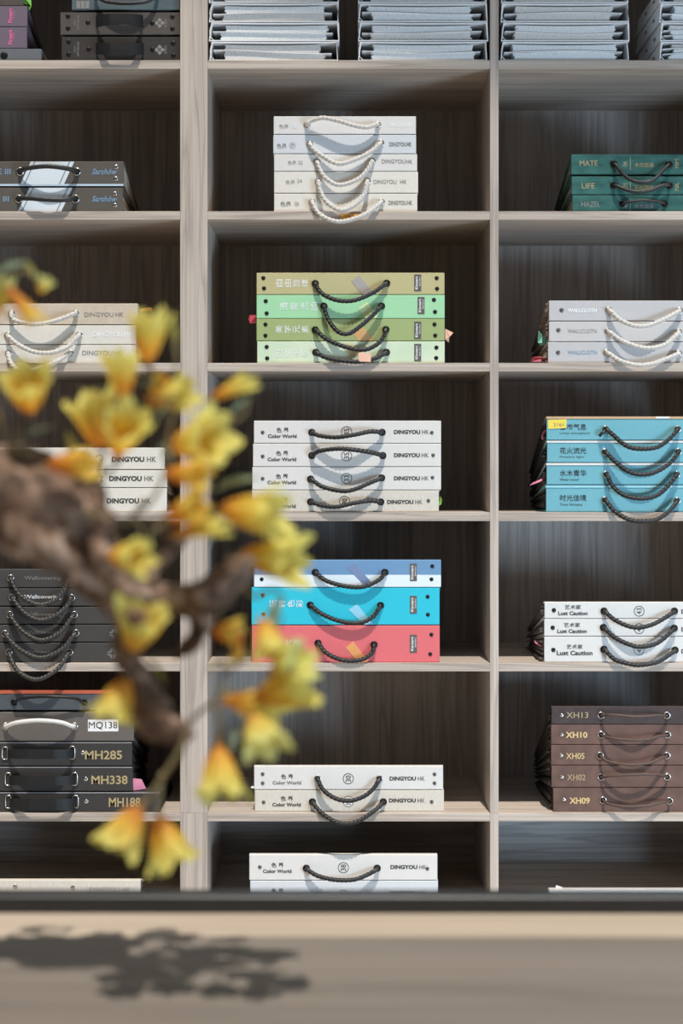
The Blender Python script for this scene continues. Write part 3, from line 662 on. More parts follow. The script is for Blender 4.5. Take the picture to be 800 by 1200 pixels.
clover(b, 187, 25, 6); b.text('ARTHOUSE', 91.6, 24.5, 2.8, 17, INKS, 90); b.text('NEW', 87.6, 24.5, 2, 8, INKS, 90); b.text('软硬包', 194, 25, 3, 10, INKS, 90); b.strap(112.5, 167.5, 16, 30.5, droop=-3, bulge=2)
b = W[0]
for p in [(80.5, 47), (80.5, 61.7), (104, 55.6), (178.6, 56), (202.8, 48.6), (203, 63)]: b.rivet(*p, GUN, 2.8)
clover(b, 187, 56.4, 6); b.text('ARTHOUSE', 91.4, 55.5, 2.8, 17, INKS, 90); b.text('NEW', 87.6, 55.5, 2, 8, INKS, 90); b.text('软硬包', 194, 56, 3, 10, INKS, 90); b.strap(112.5, 168.5, 48.4, 61.5, droop=1.5)
b = W[2]; b.text('III', 97, 3.5, 15, 9, INKS, 0, .06); b.rope([(112, -8), (122, -1), (138, 1.6), (158, 1.6), (174, -1), (184, -8)], CORD_BLACK, 'braid', 2.4)

# left column, second cell
C_OLV = mat('grey_brown_cover', (92, 87, 80), 0.5, var=0.05, scale=60); BAND = mat('pale_blue_panel', (222, 230, 236), 0.5, var=0.02); BANDG = mat('grey_line', (150, 156, 162), 0.5, var=0.02); E_BLUE = mat('pale_blue_edge', (196, 214, 228), 0.4, var=0.05)
G = 'grey-brown sample books with a slanted pale band'
W = stack(1, G, [
    ('grey-brown sample book with slanted pale band, lower of the pair', -32, 143.8, 218.6, 247.4, C_OLV),
    ('grey-brown sample book with slanted pale band, upper of the pair', -32, 144.8, 188, 217, C_OLV)], pages=PG_LIGHT)
for b, (xt0, xt1, xb0, xb1, yt, yb), ye, tx, rv, ey in zip(W[::-1], [(36, 87, 24, 75, 188.3, 214.6), (34.5, 85, 20.5, 71.5, 219, 247)], (214.8, None), (6, 4), ([(136, 194.6), (135.6, 208.3)], [(134.4, 226), (134.6, 239.4)]), (200, 232)):
    b.plate([(xb0, yb), (xb1, yb), (xt1, yt), (xt0, yt)], BAND)
    for f in (0.08, 0.88): 
        q = lambda f: [(xb0 + (xb1 - xb0) * f, yb), (xb0 + (xb1 - xb0) * (f + .03), yb), (xt0 + (xt1 - xt0) * (f + .03), yt), (xt0 + (xt1 - xt0) * f, yt)]
        b.plate(q(f), BANDG, 'printed_line', 0.0006)
    if ye: b.rect(-32, 214.6, 144.6, 216.9, E_BLUE, 'cover_edge', 0.0008)
    b.text('LINE III', tx - 9, ey, 31, 6.5, INKBLUE, 0, .02, 'title_lettering'); b.text('Sarshöw', 122.5, ey, 30, 7, INKBLUE, 0, .02, 'brand_lettering', shear=.35)
    for p in rv: b.rivet(*p, SILVER, 2.8)
W[1].rope([(23.4, 200), (33, 196), (55, 193.8), (76, 196), (90, 200)], CORD_BLACK, 'braid', 3.0, .026, er=5.0)
W[0].rope([(21.9, 232), (36, 231.6), (55, 233), (75, 233.4), (88.4, 232)], CORD_BLACK, 'braid', 3.0, .026, er=5.0)

# left column, third cell
G = 'cream sample books with cream ropes'
W = stack(2, G, [
    ('cream white sample book, bottom of three with cream ropes', -58, 159.2, 403.4, 425, C_CREAM),
    ('cream white sample book with white lettering, middle of three with cream ropes', -58, 159.6, 380.4, 402.8, C_CREAM),
    ('beige sample book on top of two cream ones, orange flag behind it', -58, 161.3, 354.8, 379.6, C_BEIGE)], pages=PG_LIGHT)
W[2].rope([(13.6, 366.8), (16.5, 374), (36, 379), (57, 377.3), (77, 371), (88.6, 366.8)], WHITE_ROPE); W[1].rope([(9, 392.5), (22, 403.5), (40, 411.6), (60, 412.6), (80, 405.6), (93, 392)], WHITE_ROPE); W[0].rope([(10, 413.3), (13, 425), (23, 433), (42, 432), (65, 423.6), (82.5, 413.3)], WHITE_ROPE, prot=.027)
W[2].text('DINGYOU', 116, 368, 34, 5, INKS, 0, .01); W[2].text('HK', 140, 368, 9, 5, INKG); W[1].text('DINGYOU', 126, 391, 35, 6, INKW, 0, .03); W[1].text('HK', 150.5, 391, 10, 6, INKW, 0, .03); W[0].text('DINGYOU', 114, 413, 35, 5.5, INKG); W[0].text('HK', 138, 413, 9, 5.5, INKG)
W[2].tab([(160, 366), (178.5, 364), (177.5, 360), (162, 362.5)], TAB_ORANGE, 0.06, 'index_tab', 0.002)

# left column, fourth cell
G = 'cream sample books behind the branch'
W = stack(3, G, [
    ('white sample book, bottom of three behind the flowering branch', -22, 195.4, 571.2, 599.6, C_CREAM),
    ('white sample book, middle of three behind the flowering branch', -22, 195.8, 550.2, 570.6, C_CREAM),
    ('white sample book with beige top edge, topmost behind the flowering branch', -22, 193, 523.8, 549.4, C_CREAM)])
for b, y, x0 in zip(W[::-1], (537.6, 560.2, 586.3), (131, 128, 125)):
    b.text('DINGYOU', x0 + 19, y, 38, 6, INK, 0, .04, 'brand_lettering'); b.text('HK', x0 + 46.5, y, 11, 6, INKG, 0, .02, 'brand_lettering')
for b, y in zip(W[::-1], (536, 560, 586)): b.rope([(44, y), (52, y + 10), (70, y + 18), (92, y + 17), (110, y + 8), (117, y)], WHITE_ROPE)

# left column, fifth cell
C_CHAR = mat('charcoal_cover', (66, 63, 61), 0.6, var=0.06, scale=80)
G = 'charcoal sample books with dark ropes'
W = stack(4, G, [
    ('charcoal sample book at the bottom of five, diamond logo, lowest rope', -46, 141.4, 753, 776, C_CHAR),
    ('charcoal sample book second from the bottom of five, diamond logo', -46, 141.4, 732, 752, C_CHAR),
    ('charcoal sample book in the middle of five', -46, 141, 711, 731, C_CHAR),
    ('charcoal sample book second from the top, clear silver title', -46, 141, 689.2, 709.8, C_CHAR),
    ('charcoal sample book topmost of five, partly behind the branch', -46, 140.6, 666.6, 688.3, C_CHAR)], pages=PG_DARK)
INKD = mat('dull_silver_foil', (150, 146, 142), 0.4, 0.3, var=0.2, scale=200)
for b, y, m_ in zip(W[::-1], (677.6, 699.6, 720, 741.3, 764.4), (INKD, INKW, INKD, INKD, INKD)): b.text('Wallcovering', 50, y, 43, 5.6, m_, 0, .01, 'title_lettering')
def diamond(b, cx, cy, r):
    bm = bmesh.new(); g = r * .09
    for sx in (-1, 1):
        for sy in (-1, 1):
            tri = [(sx * g, sy * g), (sx * (r - g), sy * g), (sx * g, sy * (r - g))]
            for i in range(2):
                a = (sx * (r * .45), sy * (r * .45)); T_ = [tri[0], tri[1 + i], a]
                T_ = [(x * .97 + (sx * .3 if i == 0 else 0), y * .97 + (sy * .3 if i else 0)) for x, y in T_]
                bm.faces.new([bm.verts.new((lambda v: (v.x, -INK_OFF, v.z))(b.l(cx + x, cy + y))) for x, y in T_])
    obj('logo', bm, INKS, b.root)
diamond(W[1], 134, 742.5, 7); diamond(W[0], 132, 765.4, 7.4); W[0].text('WALLCOVERING', 141.0, 765, 1.2, 16, INKD, 90)
W[4].rope([(12.3, 677), (24, 697.5), (45, 708.3), (63, 704), (74, 693), (80, 678.5)], GREY_ROPE, prot=.016); W[3].rope([(14, 699.5), (30, 718.5), (48, 726.5), (66, 720.5), (79, 709), (84, 700)], GREY_ROPE, prot=.016)
W[2].rope([(11.4, 720), (27, 739.6), (48, 750), (69, 742), (87, 720)], GREY_ROPE, prot=.016); W[1].rope([(5.7, 742.4), (24, 761), (48, 770.5), (72, 761), (88.8, 741.4)], GREY_ROPE, prot=.016); W[0].rope([(10.5, 764), (21, 786), (43, 796), (66, 785), (81.6, 764)], GREY_ROPE, prot=.027)

# left column, sixth cell
C_MQ = mat('taupe_grey_cover', (104, 97, 91), 0.55, var=0.05, scale=60); C_MH = mat('black_grain_cover', (58, 56, 55), 0.5, var=0.08, scale=120); C_BG = mat('blue_grey_cover', (80, 86, 92), 0.5, var=0.06); E_ORG = mat('rust_edge', (190, 96, 70), 0.6, var=0.06)
WLEA = mat('white_leather', (226, 222, 216), 0.4, var=0.05); E_LT = mat('grey_edge', (150, 148, 150), 0.4, var=0.1)
G = 'dark sample books with strap handles'
W = stack(5, G, [
    ('black sample book lettered MH188, widest, at the bottom of its stack', -86, 187.6, 929.6, 953, C_MH),
    ('black sample book lettered MH338 with pink flag, second from the bottom', -86, 155.5, 899.9, 928.4, C_MH),
    ('black sample book lettered MH285, in the middle of its stack', -86, 154.6, 871, 899, C_MH),
    ('taupe sample book lettered MQ138 on a white label, white handle', -86, 156.7, 835.6, 869.8, C_MQ),
    ('blue-grey sample book with rust edge and thin black handle, topmost', -86, 157, 814, 833.4, C_BG)], pages=PG_DARK)
b = W[4]; z_ = b.h - .0002; obj('top_board', b.wedge(prism_bm([(-.001, z_), (.016, z_), (.29, z_), (.29, z_ + .0062), (.016, z_ + .0062), (-.001, z_ + .0062)], -b.w / 2, b.w / 2, 'x')), E_ORG, b.root)
b.rope([(16.5, 824.4), (27, 819.6), (58, 817.6), (88, 819.6), (99, 824.4)], GUN, 'cord', 1.7, .02, eyes=GUN, er=4)
b = W[3]; b.rope([(6, 852.4), (20, 848), (45, 845.6), (70, 847.6), (87, 852.4)], WLEA, 'cord', 2.5, .028, er=4.6); b.rect(103, 844.6, 138.6, 858.4, TAB_WHITE); b.text('MQ138', 120.8, 851.6, 33.5, 9, INK, name='label_lettering').location.y = -.0003
for b, t, cx, cy, wd, ht, lp, rv, st in [(W[2], 'MH285', 121.3, 886, 43.4, 10.5, ((6, 883.6), (84.5, 883.2)), (97, 883.4), (9, 86, 879.6, 890)), (W[1], 'MH338', 128.3, 915.2, 42.4, 10.2, ((9.6, 914), (87.4, 914)), (100.6, 914.2), (11, 88, 910.4, 921)), (W[0], 'MH188', 146, 941.4, 37, 11, ((10, 940.6), (88.5, 940.6)), (101, 940.6), (12, 89, 937, 950))]:
    b.text(t, cx, cy, wd, ht, INKPALE, 0, .02, 'title_lettering'); b.rivet(*rv, SILVER, 2.6); b.strap(st[0], st[1], st[2], st[3], droop=.6, prot=.032)
    for p in lp: b.loop(p[0], p[1], 6.5, 14.5)
    b.rect(-86, {'MH285': 871.1, 'MH338': 900, 'MH188': 929.7}[t], b is W[0] and 187.4 or 154.4, {'MH285': 872.3, 'MH338': 901.2, 'MH188': 930.9}[t], E_LT, 'cover_edge', .0006)
W[1].tab([(156.5, 926.5), (171, 924.5), (166, 913), (155.5, 911.8)], TAB_PINK, .015, 'index_tab', .003)

# left column, base cabinet
W = stack(6, 'off-white book in the left base cabinet', [('off-white sample book just above the table rail under the black stack', -60, 164.6, 1032.6, 1063.4, C_LINEN)], rec=0.02, depth=0.12, rho=0.5)
for p in ((18, 1040.4), (85.5, 1041.4)): W[0].rivet(*p, SILVER, 3)
W[0].text('DINGYOU HK', 129, 1043.5, 48, 5, INKS)

# crumpled pink swatch at the back of the left cell
def loose_swatch():
    y = 0.20; k = S * (D + y) / D; bm = bmesh.new(); bz = Z(953); rows = []
    for i in range(9):
        u = i / 8; z = bz + .001 + u * .078; rowv = []
        for j in range(5):
            v = j / 4; x = (214 + 12 * v - 400) * k - .010 * math.sin(u * 7) * (1 - v); rowv.append(bm.verts.new((x, y + .010 * math.sin(5 * u + 4 * v), z)))
        rows.append(rowv)
    for a, b in zip(rows, rows[1:]):
        for j in range(4): bm.faces.new((a[j], a[j + 1], b[j + 1], b[j]))
    bmesh.ops.solidify(bm, geom=bm.faces[:], thickness=0.0012)
    o = obj('paper_swatch', bm, TAB_ROSE, smooth=True); o['label'] = 'crumpled pink paper swatch deep in the cell beside the thick upright'; o['category'] = 'swatch'
loose_swatch()

# ------------------------------------------------------------------ white binders on the top shelf
BSH = mat('binder_white_board', (236, 238, 238), 0.5, var=0.02, k=1.2); BPG = mat('textured_white_samples', (228, 230, 230), 0.8, var=0.16, scale=1, stretch=(520, 8, 90), bump=0.2); BPG2 = mat('textured_grey_samples', (216, 214, 210), 0.8, var=0.18, scale=1, stretch=(480, 8, 120), bump=0.2)
def binder(label, group, x0, x1, yb, yt, seed, marks=False, slant=0.0):
    rnd = random.Random(seed); k = S; X0, X1 = X(x0), X(x1); z0 = Z(70.5) + (70.5 - yb) * S; h = (yb - yt) * S; wd = X1 - X0
    r = thing('sample_binder', label, 'binder', ((X0 + X1) / 2, 0.004, z0), group)
    hw = wd / 2; t = .0019; dp = .30; n = 12; e = .0003
    sagt = lambda u: -.0016 * math.sin(math.pi * u)
    outer = [(-hw, e), (hw, e), (hw - rnd.uniform(0, .004), h - e)] + [(hw - wd * i / n, h - e + sagt(i / n) * .7) for i in range(1, n)] + [(-hw + rnd.uniform(.002, .006), h - e)]
    inner = [(-hw + t, e + t), (hw - t, e + t), (hw - t - rnd.uniform(0, .004), h - e - t)] + [(hw - wd * i / n, h - e - t + sagt(i / n) * .7) for i in range(1, n)] + [(-hw + t + .005, h - e - t)]
    bm = bmesh.new(); fr = []
    for y in (0, dp): fr.append(([bm.verts.new((a, y, b)) for a, b in outer], [bm.verts.new((a, y, b)) for a, b in inner]))
    m = len(outer)
    for i in range(m):
        j = (i + 1) % m; (o0, i0), (o1, i1) = fr
        bm.faces.new((o0[i], o0[j], i0[j], i0[i])); bm.faces.new((o1[j], o1[i], i1[i], i1[j])); bm.faces.new((o0[j], o0[i], o1[i], o1[j])); bm.faces.new((i0[i], i0[j], i1[j], i1[i]))
    obj('cover', bm, BSH, r)
    # two or three wavy bundles of wallpaper samples with ragged ends
    nb = rnd.choice((2, 2, 3)); zc = e + t + .0006; top = h - e - t - .0025; amp = rnd.uniform(.0015, .004) * rnd.choice((-1, 1)); ph = rnd.uniform(0, 3)
    bounds = []
    for q in range(nb + 1):
        f = q / nb; bounds.append(lambda u, f=f: zc + (top - zc) * min(1, max(0, f)) + (amp * math.sin(math.pi * (1.3 * u + ph * .3)) * (4 * f * (1 - f)) if 0 < f < 1 else 0))
    for q in range(nb):
        a = -hw + wd * rnd.uniform(.07, .13); b_ = hw - wd * rnd.uniform(.09, .15); ns = 26; lo = bounds[q]; hi = bounds[q + 1]; g = .0006
        bot = [(a + (b_ - a) * i / ns, lo(i / ns) + g) for i in range(ns + 1)]; tp = [(a + (b_ - a) * i / ns, max(lo(i / ns) + g + .002, hi(i / ns) - g + sagt(i / ns) * (q == nb - 1))) for i in range(ns + 1)]
        jag = lambda p0, p1, s: [(p0[0] + s * rnd.uniform(-.004, .003), p0[1] + (p1[1] - p0[1]) * c) for c in (.2, .4, .6, .8)]
        o = obj('sample_bundle', prism_bm(bot + jag(bot[-1], tp[-1], 1) + tp[::-1] + jag(tp[0], bot[0], -1), .004 + .003 * rnd.random(), .285, 'y'), rnd.choice((BPG, BPG, BPG2)), r)
        # one cover leaf between the bundles
        if q < nb - 1:
            ln = [(-hw + wd * .03 + (wd * .92) * i / ns, hi(min(1, i / ns)) - .00035) for i in range(ns + 1)]
            obj('divider_sheet', prism_bm(ln + [(x, z + .0007) for x, z in ln[::-1]], .0015, .29, 'y'), BSH, r)
    P = [Vector((-hw + .010 + .0085 * math.cos(f), .003, h / 2 + (h / 2 - .004) * math.sin(f))) for f in [math.pi * (.5 + i / 12) for i in range(13)]]
    obj('spine_lining', sweep_bm(P, .0008, 6), BSH, r, True)
    if marks:
        for dy in (.06, .16):
            bm = box_bm(-hw - .0004, -hw + .0002, dy, dy + .018, h * .42, h * .55); obj('spine_mark', bm, INKG, r)
    return r
nm = ['lowest', 'second from the bottom', 'third from the bottom', 'topmost']
stacks = [(243.8, 398, 'first stack right of the thick upright', 0), (419.2, 573.2, 'second stack, left of the thin upright', 0), (585.6, 738.4, 'stack just right of the thin upright', 0), (772, 913.5, 'stack cut by the right edge', 1)]
ys = [70.5, 47.6, 25.2, 2.6, -20]
for si, (a, b, wh, mk) in enumerate(stacks):
    for i in range(4):
        da = random.uniform(0, 1.5) if si != 1 else random.uniform(-.4, 1.5)
        binder('white sample binder, %s in the %s' % (nm[i], wh), 'white sample binders on the top shelf', a + (da if si in (0, 2) else 0) + (random.uniform(0, 3) if si == 3 else 0) + .3, b - random.uniform(0, 3) - .3, ys[i], ys[i + 1] + .4, si * 10 + i, bool(mk))
# ------------------------------------------------------------------ flowering branch in front of the shelves
BY = -D + 1.78                                     # its distance along the view
def bp(px, py, dy=0.0): return at(px, py, BY + dy)
PXB = S * 1.78 / D                                 # metres per photo pixel at the branch
BARK = bpy.data.materials.new('branch_bark'); BARK.use_nodes = True
def bark_nodes(m):
    nt = m.node_tree; b = nt.nodes['Principled BSDF']; L = nt.links
    tc = nt.nodes.new('ShaderNodeTexCoord'); n = nt.nodes.new('ShaderNodeTexNoise'); n.inputs['Scale'].default_value = 30; n.inputs['Detail'].default_value = 5; n.inputs['Distortion'].default_value = 1.2
    L.new(tc.outputs['Object'], n.inputs['Vector']); r = nt.nodes.new('ShaderNodeValToRGB'); L.new(n.outputs[0], r.inputs[0])
    e = r.color_ramp.elements; e[0].position = .30; e[0].color = rgb((46, 33, 26)); e[1].position = .70; e[1].color = rgb((190, 166, 148))
    x = e.new(.45); x.color = rgb((96, 74, 58)); x = e.new(.57); x.color = rgb((128, 104, 86))
    L.new(r.outputs[0], b.inputs['Base Color']); b.inputs['Roughness'].default_value = .85
    bpn = nt.nodes.new('ShaderNodeBump'); bpn.inputs['Strength'].default_value = .9; bpn.inputs['Distance'].default_value = .008
    L.new(n.outputs[0], bpn.inputs['Height']); L.new(bpn.outputs[0], b.inputs['Normal'])
bark_nodes(BARK)
TWIG = mat('twig_bark', (128, 118, 84), 0.8, var=0.3, scale=90, c2=(104, 88, 60)); CALYX = mat('calyx_brown', (150, 110, 50), 0.7, var=0.3, scale=90)
LEAF = mat('sage_leaf', (156, 174, 146), 0.7, var=0.2, scale=60); LEAFY = mat('olive_leaf', (174, 166, 86), 0.7, var=0.2, scale=60)
def petal_mat(name, base, midc, tip):
    m = bpy.data.materials.new(name); m.use_nodes = True; nt = m.node_tree; b = nt.nodes['Principled BSDF']; L = nt.links
    tc = nt.nodes.new('ShaderNodeTexCoord'); sp = nt.nodes.new('ShaderNodeSeparateXYZ'); L.new(tc.outputs['Object'], sp.inputs[0])
    n = nt.nodes.new('ShaderNodeTexNoise'); n.inputs['Scale'].default_value = 3.5; L.new(tc.outputs['Object'], n.inputs['Vector'])
    a = nt.nodes.new('ShaderNodeMath'); a.operation = 'MULTIPLY_ADD'; a.inputs[1].default_value = .45; L.new(n.outputs[0], a.inputs[0]); L.new(sp.outputs[2], a.inputs[2])
    r = nt.nodes.new('ShaderNodeValToRGB'); L.new(a.outputs[0], r.inputs[0]); e = r.color_ramp.elements
    e[0].position = .22; e[0].color = rgb(base); e[1].position = .98; e[1].color = rgb(tip); x = e.new(.62); x.color = rgb(midc)
    L.new(r.outputs[0], b.inputs['Base Color']); b.inputs['Roughness'].default_value = .6
    tr = nt.nodes.new('ShaderNodeBsdfTranslucent'); L.new(r.outputs[0], tr.inputs[0]); ms = nt.nodes.new('ShaderNodeMixShader'); ms.inputs[0].default_value = .5
    L.new(b.outputs[0], ms.inputs[1]); L.new(tr.outputs[0], ms.inputs[2]); L.new(ms.outputs[0], nt.nodes['Material Output'].inputs[0])
    return m
PETAL = petal_mat('yellow_petal', (226, 142, 48), (240, 204, 84), (236, 226, 124))
PETAL_O = petal_mat('orange_petal', (216, 126, 44), (234, 172, 62), (240, 208, 92))
PETAL_P = petal_mat('pale_petal', (230, 170, 70), (234, 216, 108), (228, 228, 148))
fb = thing('flowering_branch', 'gnarled brown branch with yellow-orange trumpet blossoms in front of the shelves', 'branch', tuple(bp(-235, 1185) * 1))
fb.location.z = TB
def loc(v): return v - fb.location
def limb(name, P, m=BARK, gnarl=1.0, step=.006, sides=18):
    """P: (px, py, half width px, depth); rough tube through the points"""
    pts = [loc(bp(a, b, d)) for a, b, _, d in P]; path = resample(catmull(pts, 12), step)
    L = [0]
    for a, b in zip(pts, pts[1:]): L.append(L[-1] + (b - a).length)
    ws = [q[2] for q in P]
    def rad(i, t):
        s = t * L[-1]; k = 0
        while k < len(L) - 2 and L[k + 1] < s: k += 1
        f = (s - L[k]) / max(1e-6, L[k + 1] - L[k]); f = min(1, max(0, f)); f = f * f * (3 - 2 * f)
        return (ws[k] * (1 - f) + ws[k + 1] * f) * PXB
    bm = sweep_bm(path, rad, sides)
    if gnarl:
        bm.normal_update()
        for v in bm.verts:
            q = v.co * 24
            dsp = (noise.noise(q) * .012 + noise.noise(q * 2.3 + Vector((5, 1, 2))) * .009 + noise.noise(q * 5.1) * .005) * gnarl
            v.co += v.normal * dsp
    return obj(name, bm, m, fb, True)
limb('trunk', [(-232, 1170, 40, 0), (-225, 1010, 44, .0), (-190, 820, 46, .0), (-110, 660, 44, .01), (-40, 588, 44, 0), (10, 584, 52, 0), (50, 602, 52, 0), (84, 630, 42, .0), (112, 666, 32, .0), (138, 694, 22, 0), (164, 704, 17, 0)])
limb('limb', [(10, 620, 26, -.03), (50, 640, 22, -.035), (90, 668, 22, -.02), (130, 696, 20, -.01), (160, 730, 19, -.01), (152, 762, 17, 0), (164, 800, 19, 0), (180, 836, 24, 0), (200, 852, 17, 0), (218, 866, 6, 0)], gnarl=.7)
limb('limb', [(120, 590, 26, .02), (98, 612, 30, .01), (120, 652, 24, -.02), (156, 690, 22, -.01), (196, 700, 20, 0), (232, 704, 19, 0), (258, 690, 19, -.02), (276, 668, 17, -.03), (290, 650, 10, -.03)], gnarl=.7)
limb('limb', [(224, 708, 12, 0), (236, 724, 11, .01), (232, 744, 9, .01), (220, 758, 7, .02), (204, 770, 5, .02)], gnarl=.5)
limb('limb', [(165, 690, 10, .02), (185, 662, 9, .03), (206, 640, 7, .03), (232, 612, 5, .02), (262, 596, 3, 0)], gnarl=.4)
limb('limb', [(-20, 545, 20, .03), (30, 540, 20, .03), (70, 556, 18, .03), (104, 570, 14, .03), (120, 590, 12, .02)], gnarl=.6)
def twig(P, r=2.0, d=0.0, m=TWIG):
    n = len(P); limb('twig', [(a, b, r * (1 - .4 * i / (n - 1)), d) for i, (a, b) in enumerate(P)], m, 0, .006, 8)
for P, r in [([(218, 862), (208, 885), (190, 912), (178, 930), (168, 948)], 4.2), ([(190, 905), (187, 935), (187, 958)], 3), ([(216, 864), (226, 842), (248, 824), (258, 812), (262, 790), (258, 772)], 3),
             ([(250, 822), (258, 848), (257, 874)], 2.6), ([(260, 806), (275, 812), (290, 810)], 2.6), ([(112, 650), (132, 640), (140, 655)], 3), ([(128, 690), (150, 720), (154, 755)], 4), ([(164, 790), (152, 794), (147, 800)], 3.5),
             ([(100, 600), (140, 612), (178, 610), (202, 600)], 3), ([(120, 640), (160, 634), (196, 612), (226, 596), (256, 598)], 3), ([(150, 610), (176, 588), (192, 560), (204, 524)], 3), ([(110, 590), (118, 560), (122, 526)], 3), ([(122, 560), (142, 536), (140, 526)], 2.6),
             ([(192, 540), (200, 500), (206, 470), (176, 468)], 2.6), ([(150, 470), (146, 520), (128, 556)], 2.6), ([(176, 424), (176, 450), (160, 490), (148, 524)], 2.4), ([(182, 384), (200, 390), (206, 410), (204, 440), (196, 480)], 2.4), ([(230, 500), (256, 500), (284, 488), (292, 466)], 2.4),
             ([(40, 545), (20, 520), (30, 486)], 3.2), ([(20, 545), (-10, 460), (-20, 380), (6, 338)], 3.2), ([(6, 338), (26, 316), (46, 332)], 2.2), ([(286, 656), (270, 652)], 3.5), ([(276, 668), (258, 700), (256, 730)], 3), ([(276, 676), (298, 700), (318, 690), (332, 702), (318, 716)], 2.4), ([(262, 790), (290, 770), (322, 745), (330, 720)], 2.6), ([(168, 585), (160, 606), (176, 640), (196, 660)], 2.2)]:
    twig(P, r, random.uniform(-.02, .02))

def blossom_mesh(name, open_, tips=6, seed=0, curl=.25):
    """trumpet of broad overlapping petals, unit length along z"""
    rnd = random.Random(seed); bm = bmesh.new(); nu, nv = 12, 8
    for p in range(tips):
        lay = p % 2; f0 = 2 * math.pi * p / tips + rnd.uniform(-.12, .12); ln = rnd.uniform(.86, 1.05); op = open_ * rnd.uniform(.8, 1.2); wd = rnd.uniform(.82, .98)
        rows = []
        for i in range(nu + 1):
            u = i / nu; r = .06 + (.24 + .22 * op) * u ** .55 + curl * op * max(0, u - .72) ** 1.5 * 2.0 - lay * .025
            hw = wd * (math.sin(math.pi * min(1, .12 + u * .80)) ** .7) * (1 if u < .8 else max(.3, 1 - ((u - .8) / .2) ** 2 * .55)); row = []
            for j in range(nv + 1):
                v = -1 + 2 * j / nv; f = f0 + v * hw * (1.05 - .25 * u); rr = r * (1 + .10 * v * v * u) + .03 * u * math.sin(3 * v + p * 1.7) ; z = u * ln - .05 * v * v * u + .025 * math.sin(5 * v + p) * u
                row.append(bm.verts.new((rr * math.cos(f), rr * math.sin(f), z)))
            rows.append(row)
        for a, b in zip(rows, rows[1:]):
            for j in range(nv): bm.faces.new((a[j], a[j + 1], b[j + 1], b[j]))
    me = bpy.data.meshes.new(name); bmesh.ops.recalc_face_normals(bm, faces=bm.faces[:]); bm.to_mesh(me); bm.free()
    for q in me.polygons: q.use_smooth = True
    return me
def calyx_mesh():
    bm = sweep_bm([Vector((0, 0, z)) for z in (-.14, -.05, .02, .10, .16)], lambda i, t: (.035, .05, .085, .10, .085)[i], 10)
    me = bpy.data.meshes.new('calyx'); bmesh.ops.recalc_face_normals(bm, faces=bm.faces[:]); bm.to_mesh(me); bm.free(); me.materials.append(CALYX)
    for q in me.polygons: q.use_smooth = True
    return me
CM = calyx_mesh(); BM = {}
for kind, op in (('open', 1.0), ('half', .62), ('bud', .22)):
    for cm, pm in (('y', PETAL), ('o', PETAL_O), ('p', PETAL_P)):
        me = blossom_mesh('blossom', op, 6, len(BM) * 3 + 1); me.materials.append(pm); BM[kind, cm] = me
def blossom(bx, by, tx, ty, wpx, kind='half', c='y', face=0.0, d=0.0):
    """base pixel to tip pixel, width in pixels; face > 0 turns the mouth towards the viewer"""
    a = bp(bx, by, d); v = bp(tx, ty, d) - a; ln = v.length; dirv = (v.normalized() * math.cos(face) + Vector((0, -1, 0)) * math.sin(face)).normalized(); ln = ln / max(.45, math.cos(face))
    o = bpy.data.objects.new('blossom', BM[kind, c]); COL.objects.link(o); o.parent = fb
    w_unit = {'open': 1.16, 'half': .90, 'bud': .66}[kind]; ws = wpx * 1.13 * PXB / w_unit
    o.rotation_mode = 'QUATERNION'; o.rotation_quaternion = dirv.to_track_quat('Z', 'Y') @ Matrix.Rotation(random.uniform(0, 6.28), 3, 'Z').to_quaternion()
    o.location = loc(a); o.scale = (ws, ws, ln)
    q = bpy.data.objects.new('calyx', CM); COL.objects.link(q); q.parent = o
for args in [(172, 424, 179, 362, 42, 'half', 'y', .25, 0), (146, 466, 140, 408, 38, 'half', 'y', .3, -.02), (118, 524, 106, 456, 54, 'open', 'y', .2, .02), (136, 532, 158, 486, 46, 'open', 'y', .75, -.04), (36, 482, 37, 436, 52, 'open', 'y', .7, 0),
             (56, 545, 116, 543, 34, 'half', 'o', .2, -.05), (172, 470, 232, 460, 40, 'half', 'y', .3, .02), (248, 467, 301, 442, 20, 'bud', 'y', 0, 0), (203, 524, 264, 508, 58, 'open', 'y', .5, -.02), (194, 556, 246, 556, 30, 'half', 'o', .4, -.06),
             (197, 608, 242, 588, 34, 'half', 'o', .5, -.06), (200, 626, 272, 615, 20, 'bud', 'y', 0, -.05), (256, 598, 340, 604, 56, 'open', 'y', .25, 0), (280, 652, 360, 656, 54, 'open', 'y', .3, .02), (128, 652, 176, 652, 38, 'half', 'y', .5, -.07), (122, 640, 142, 628, 16, 'bud', 'o', 0, .02),
             (155, 762, 173, 706, 54, 'open', 'y', .55, -.02), (149, 796, 126, 846, 46, 'half', 'y', .2, -.01), (248, 740, 284, 742, 30, 'half', 'o', .2, .02), (282, 742, 276, 782, 14, 'bud', 'o', 0, .02), (306, 726, 322, 772, 36, 'half', 'y', .4, -.05),
             (268, 818, 338, 834, 48, 'open', 'y', .2, 0), (300, 816, 374, 792, 52, 'open', 'y', .35, -.03), (296, 838, 316, 882, 52, 'open', 'p', .4, -.05), (318, 792, 362, 766, 44, 'half', 'p', .4, -.05), (260, 826, 276, 818, 14, 'bud', 'o', 0, 0),
             (256, 874, 262, 938, 52, 'open', 'y', .25, -.02), (164, 946, 132, 1002, 50, 'half', 'y', .15, 0), (186, 958, 207, 1020, 50, 'half', 'y', .15, .02), (8, 336, 48, 384, 18, 'bud', 'o', 0, -.02), (-6, 372, 8, 318, 28, 'half', 'p', .2, 0), (46, 342, 56, 326, 18, 'half', 'p', .3, 0), (206, 455, 178, 448, 24, 'half', 'o', .3, .04), (224, 566, 244, 560, 18, 'bud', 'p', 0, -.04)]:
    blossom(*args)
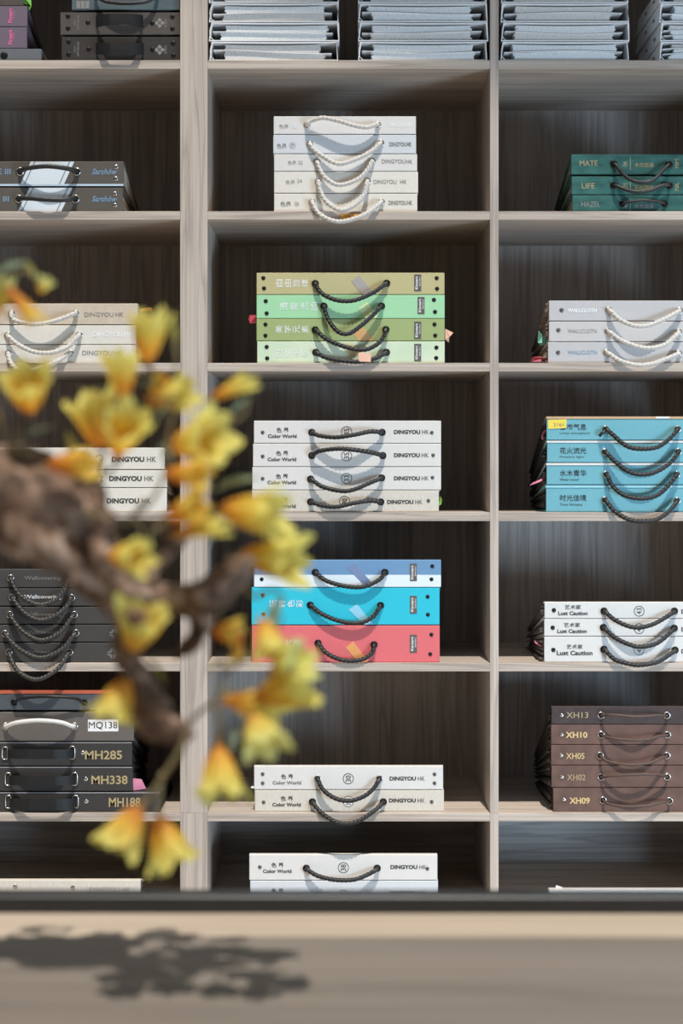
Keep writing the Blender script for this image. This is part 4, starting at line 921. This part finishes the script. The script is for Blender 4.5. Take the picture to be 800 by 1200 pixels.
def leaf_mesh(name, m):
    bm = bmesh.new(); rows = []
    for i in range(9):
        u = i / 8; hw = .17 * math.sin(math.pi * (u * .94 + .03)) ** .8; rows.append([bm.verts.new((v * hw, .10 * abs(v) * math.sin(math.pi * u) - .08 * u * u, u)) for v in (-1, -.5, 0, .5, 1)])
    for a, b in zip(rows, rows[1:]):
        for j in range(4): bm.faces.new((a[j], a[j + 1], b[j + 1], b[j]))
    me = bpy.data.meshes.new(name); bmesh.ops.recalc_face_normals(bm, faces=bm.faces[:]); bm.to_mesh(me); bm.free(); me.materials.append(m)
    return me
def thin(m):
    nt = m.node_tree; b = nt.nodes['Principled BSDF']; src = b.inputs['Base Color'].links[0].from_socket
    tr = nt.nodes.new('ShaderNodeBsdfTranslucent'); nt.links.new(src, tr.inputs[0]); ms = nt.nodes.new('ShaderNodeMixShader'); ms.inputs[0].default_value = .5
    nt.links.new(b.outputs[0], ms.inputs[1]); nt.links.new(tr.outputs[0], ms.inputs[2]); nt.links.new(ms.outputs[0], nt.nodes['Material Output'].inputs[0])
thin(LEAF); thin(LEAFY)
LM = [leaf_mesh('leaf', LEAF), leaf_mesh('leaf', LEAFY)]
for (x0, y0, x1, y1, k) in [(246, 578, 304, 554, 0), (32, 512, 66, 496, 0), (-4, 322, 34, 304, 0), (160, 452, 186, 444, 0), (186, 492, 200, 470, 0), (268, 486, 296, 464, 0), (24, 304, 44, 326, 1), (170, 770, 196, 800, 1), (236, 560, 262, 540, 1), (292, 850, 310, 884, 0), (288, 846, 268, 880, 0), (196, 366, 208, 410, 1), (184, 520, 206, 540, 0), (12, 540, 40, 556, 1), (330, 700, 316, 740, 1), (240, 790, 270, 770, 1), (78, 505, 84, 540, 1)]:
    a = bp(x0, y0); v = bp(x1, y1) - a; o = bpy.data.objects.new('leaf', LM[k]); COL.objects.link(o); o.parent = fb; o.location = loc(a); o.rotation_mode = 'QUATERNION'
    o.rotation_quaternion = (v.normalized() + Vector((0, random.uniform(-.3, .3), 0))).to_track_quat('Z', 'Y'); o.scale = (v.length * 1.25,) * 2 + (v.length,)
def stand():
    bm = bmesh.new(); n = 28; rings = []
    for r, z in ((.075, .0003), (.08, .004), (.08, .014), (.06, .02), (.03, .022)):
        rings.append([bm.verts.new((r * math.cos(2 * math.pi * i / n), r * math.sin(2 * math.pi * i / n), z)) for i in range(n)])
    for a, b in zip(rings, rings[1:]):
        for i in range(n): bm.faces.new((a[i], a[(i + 1) % n], b[(i + 1) % n], b[i]))
    bm.faces.new(rings[0][::-1]); bm.faces.new(rings[-1]); obj('stand', bm, BARK, fb)
stand()
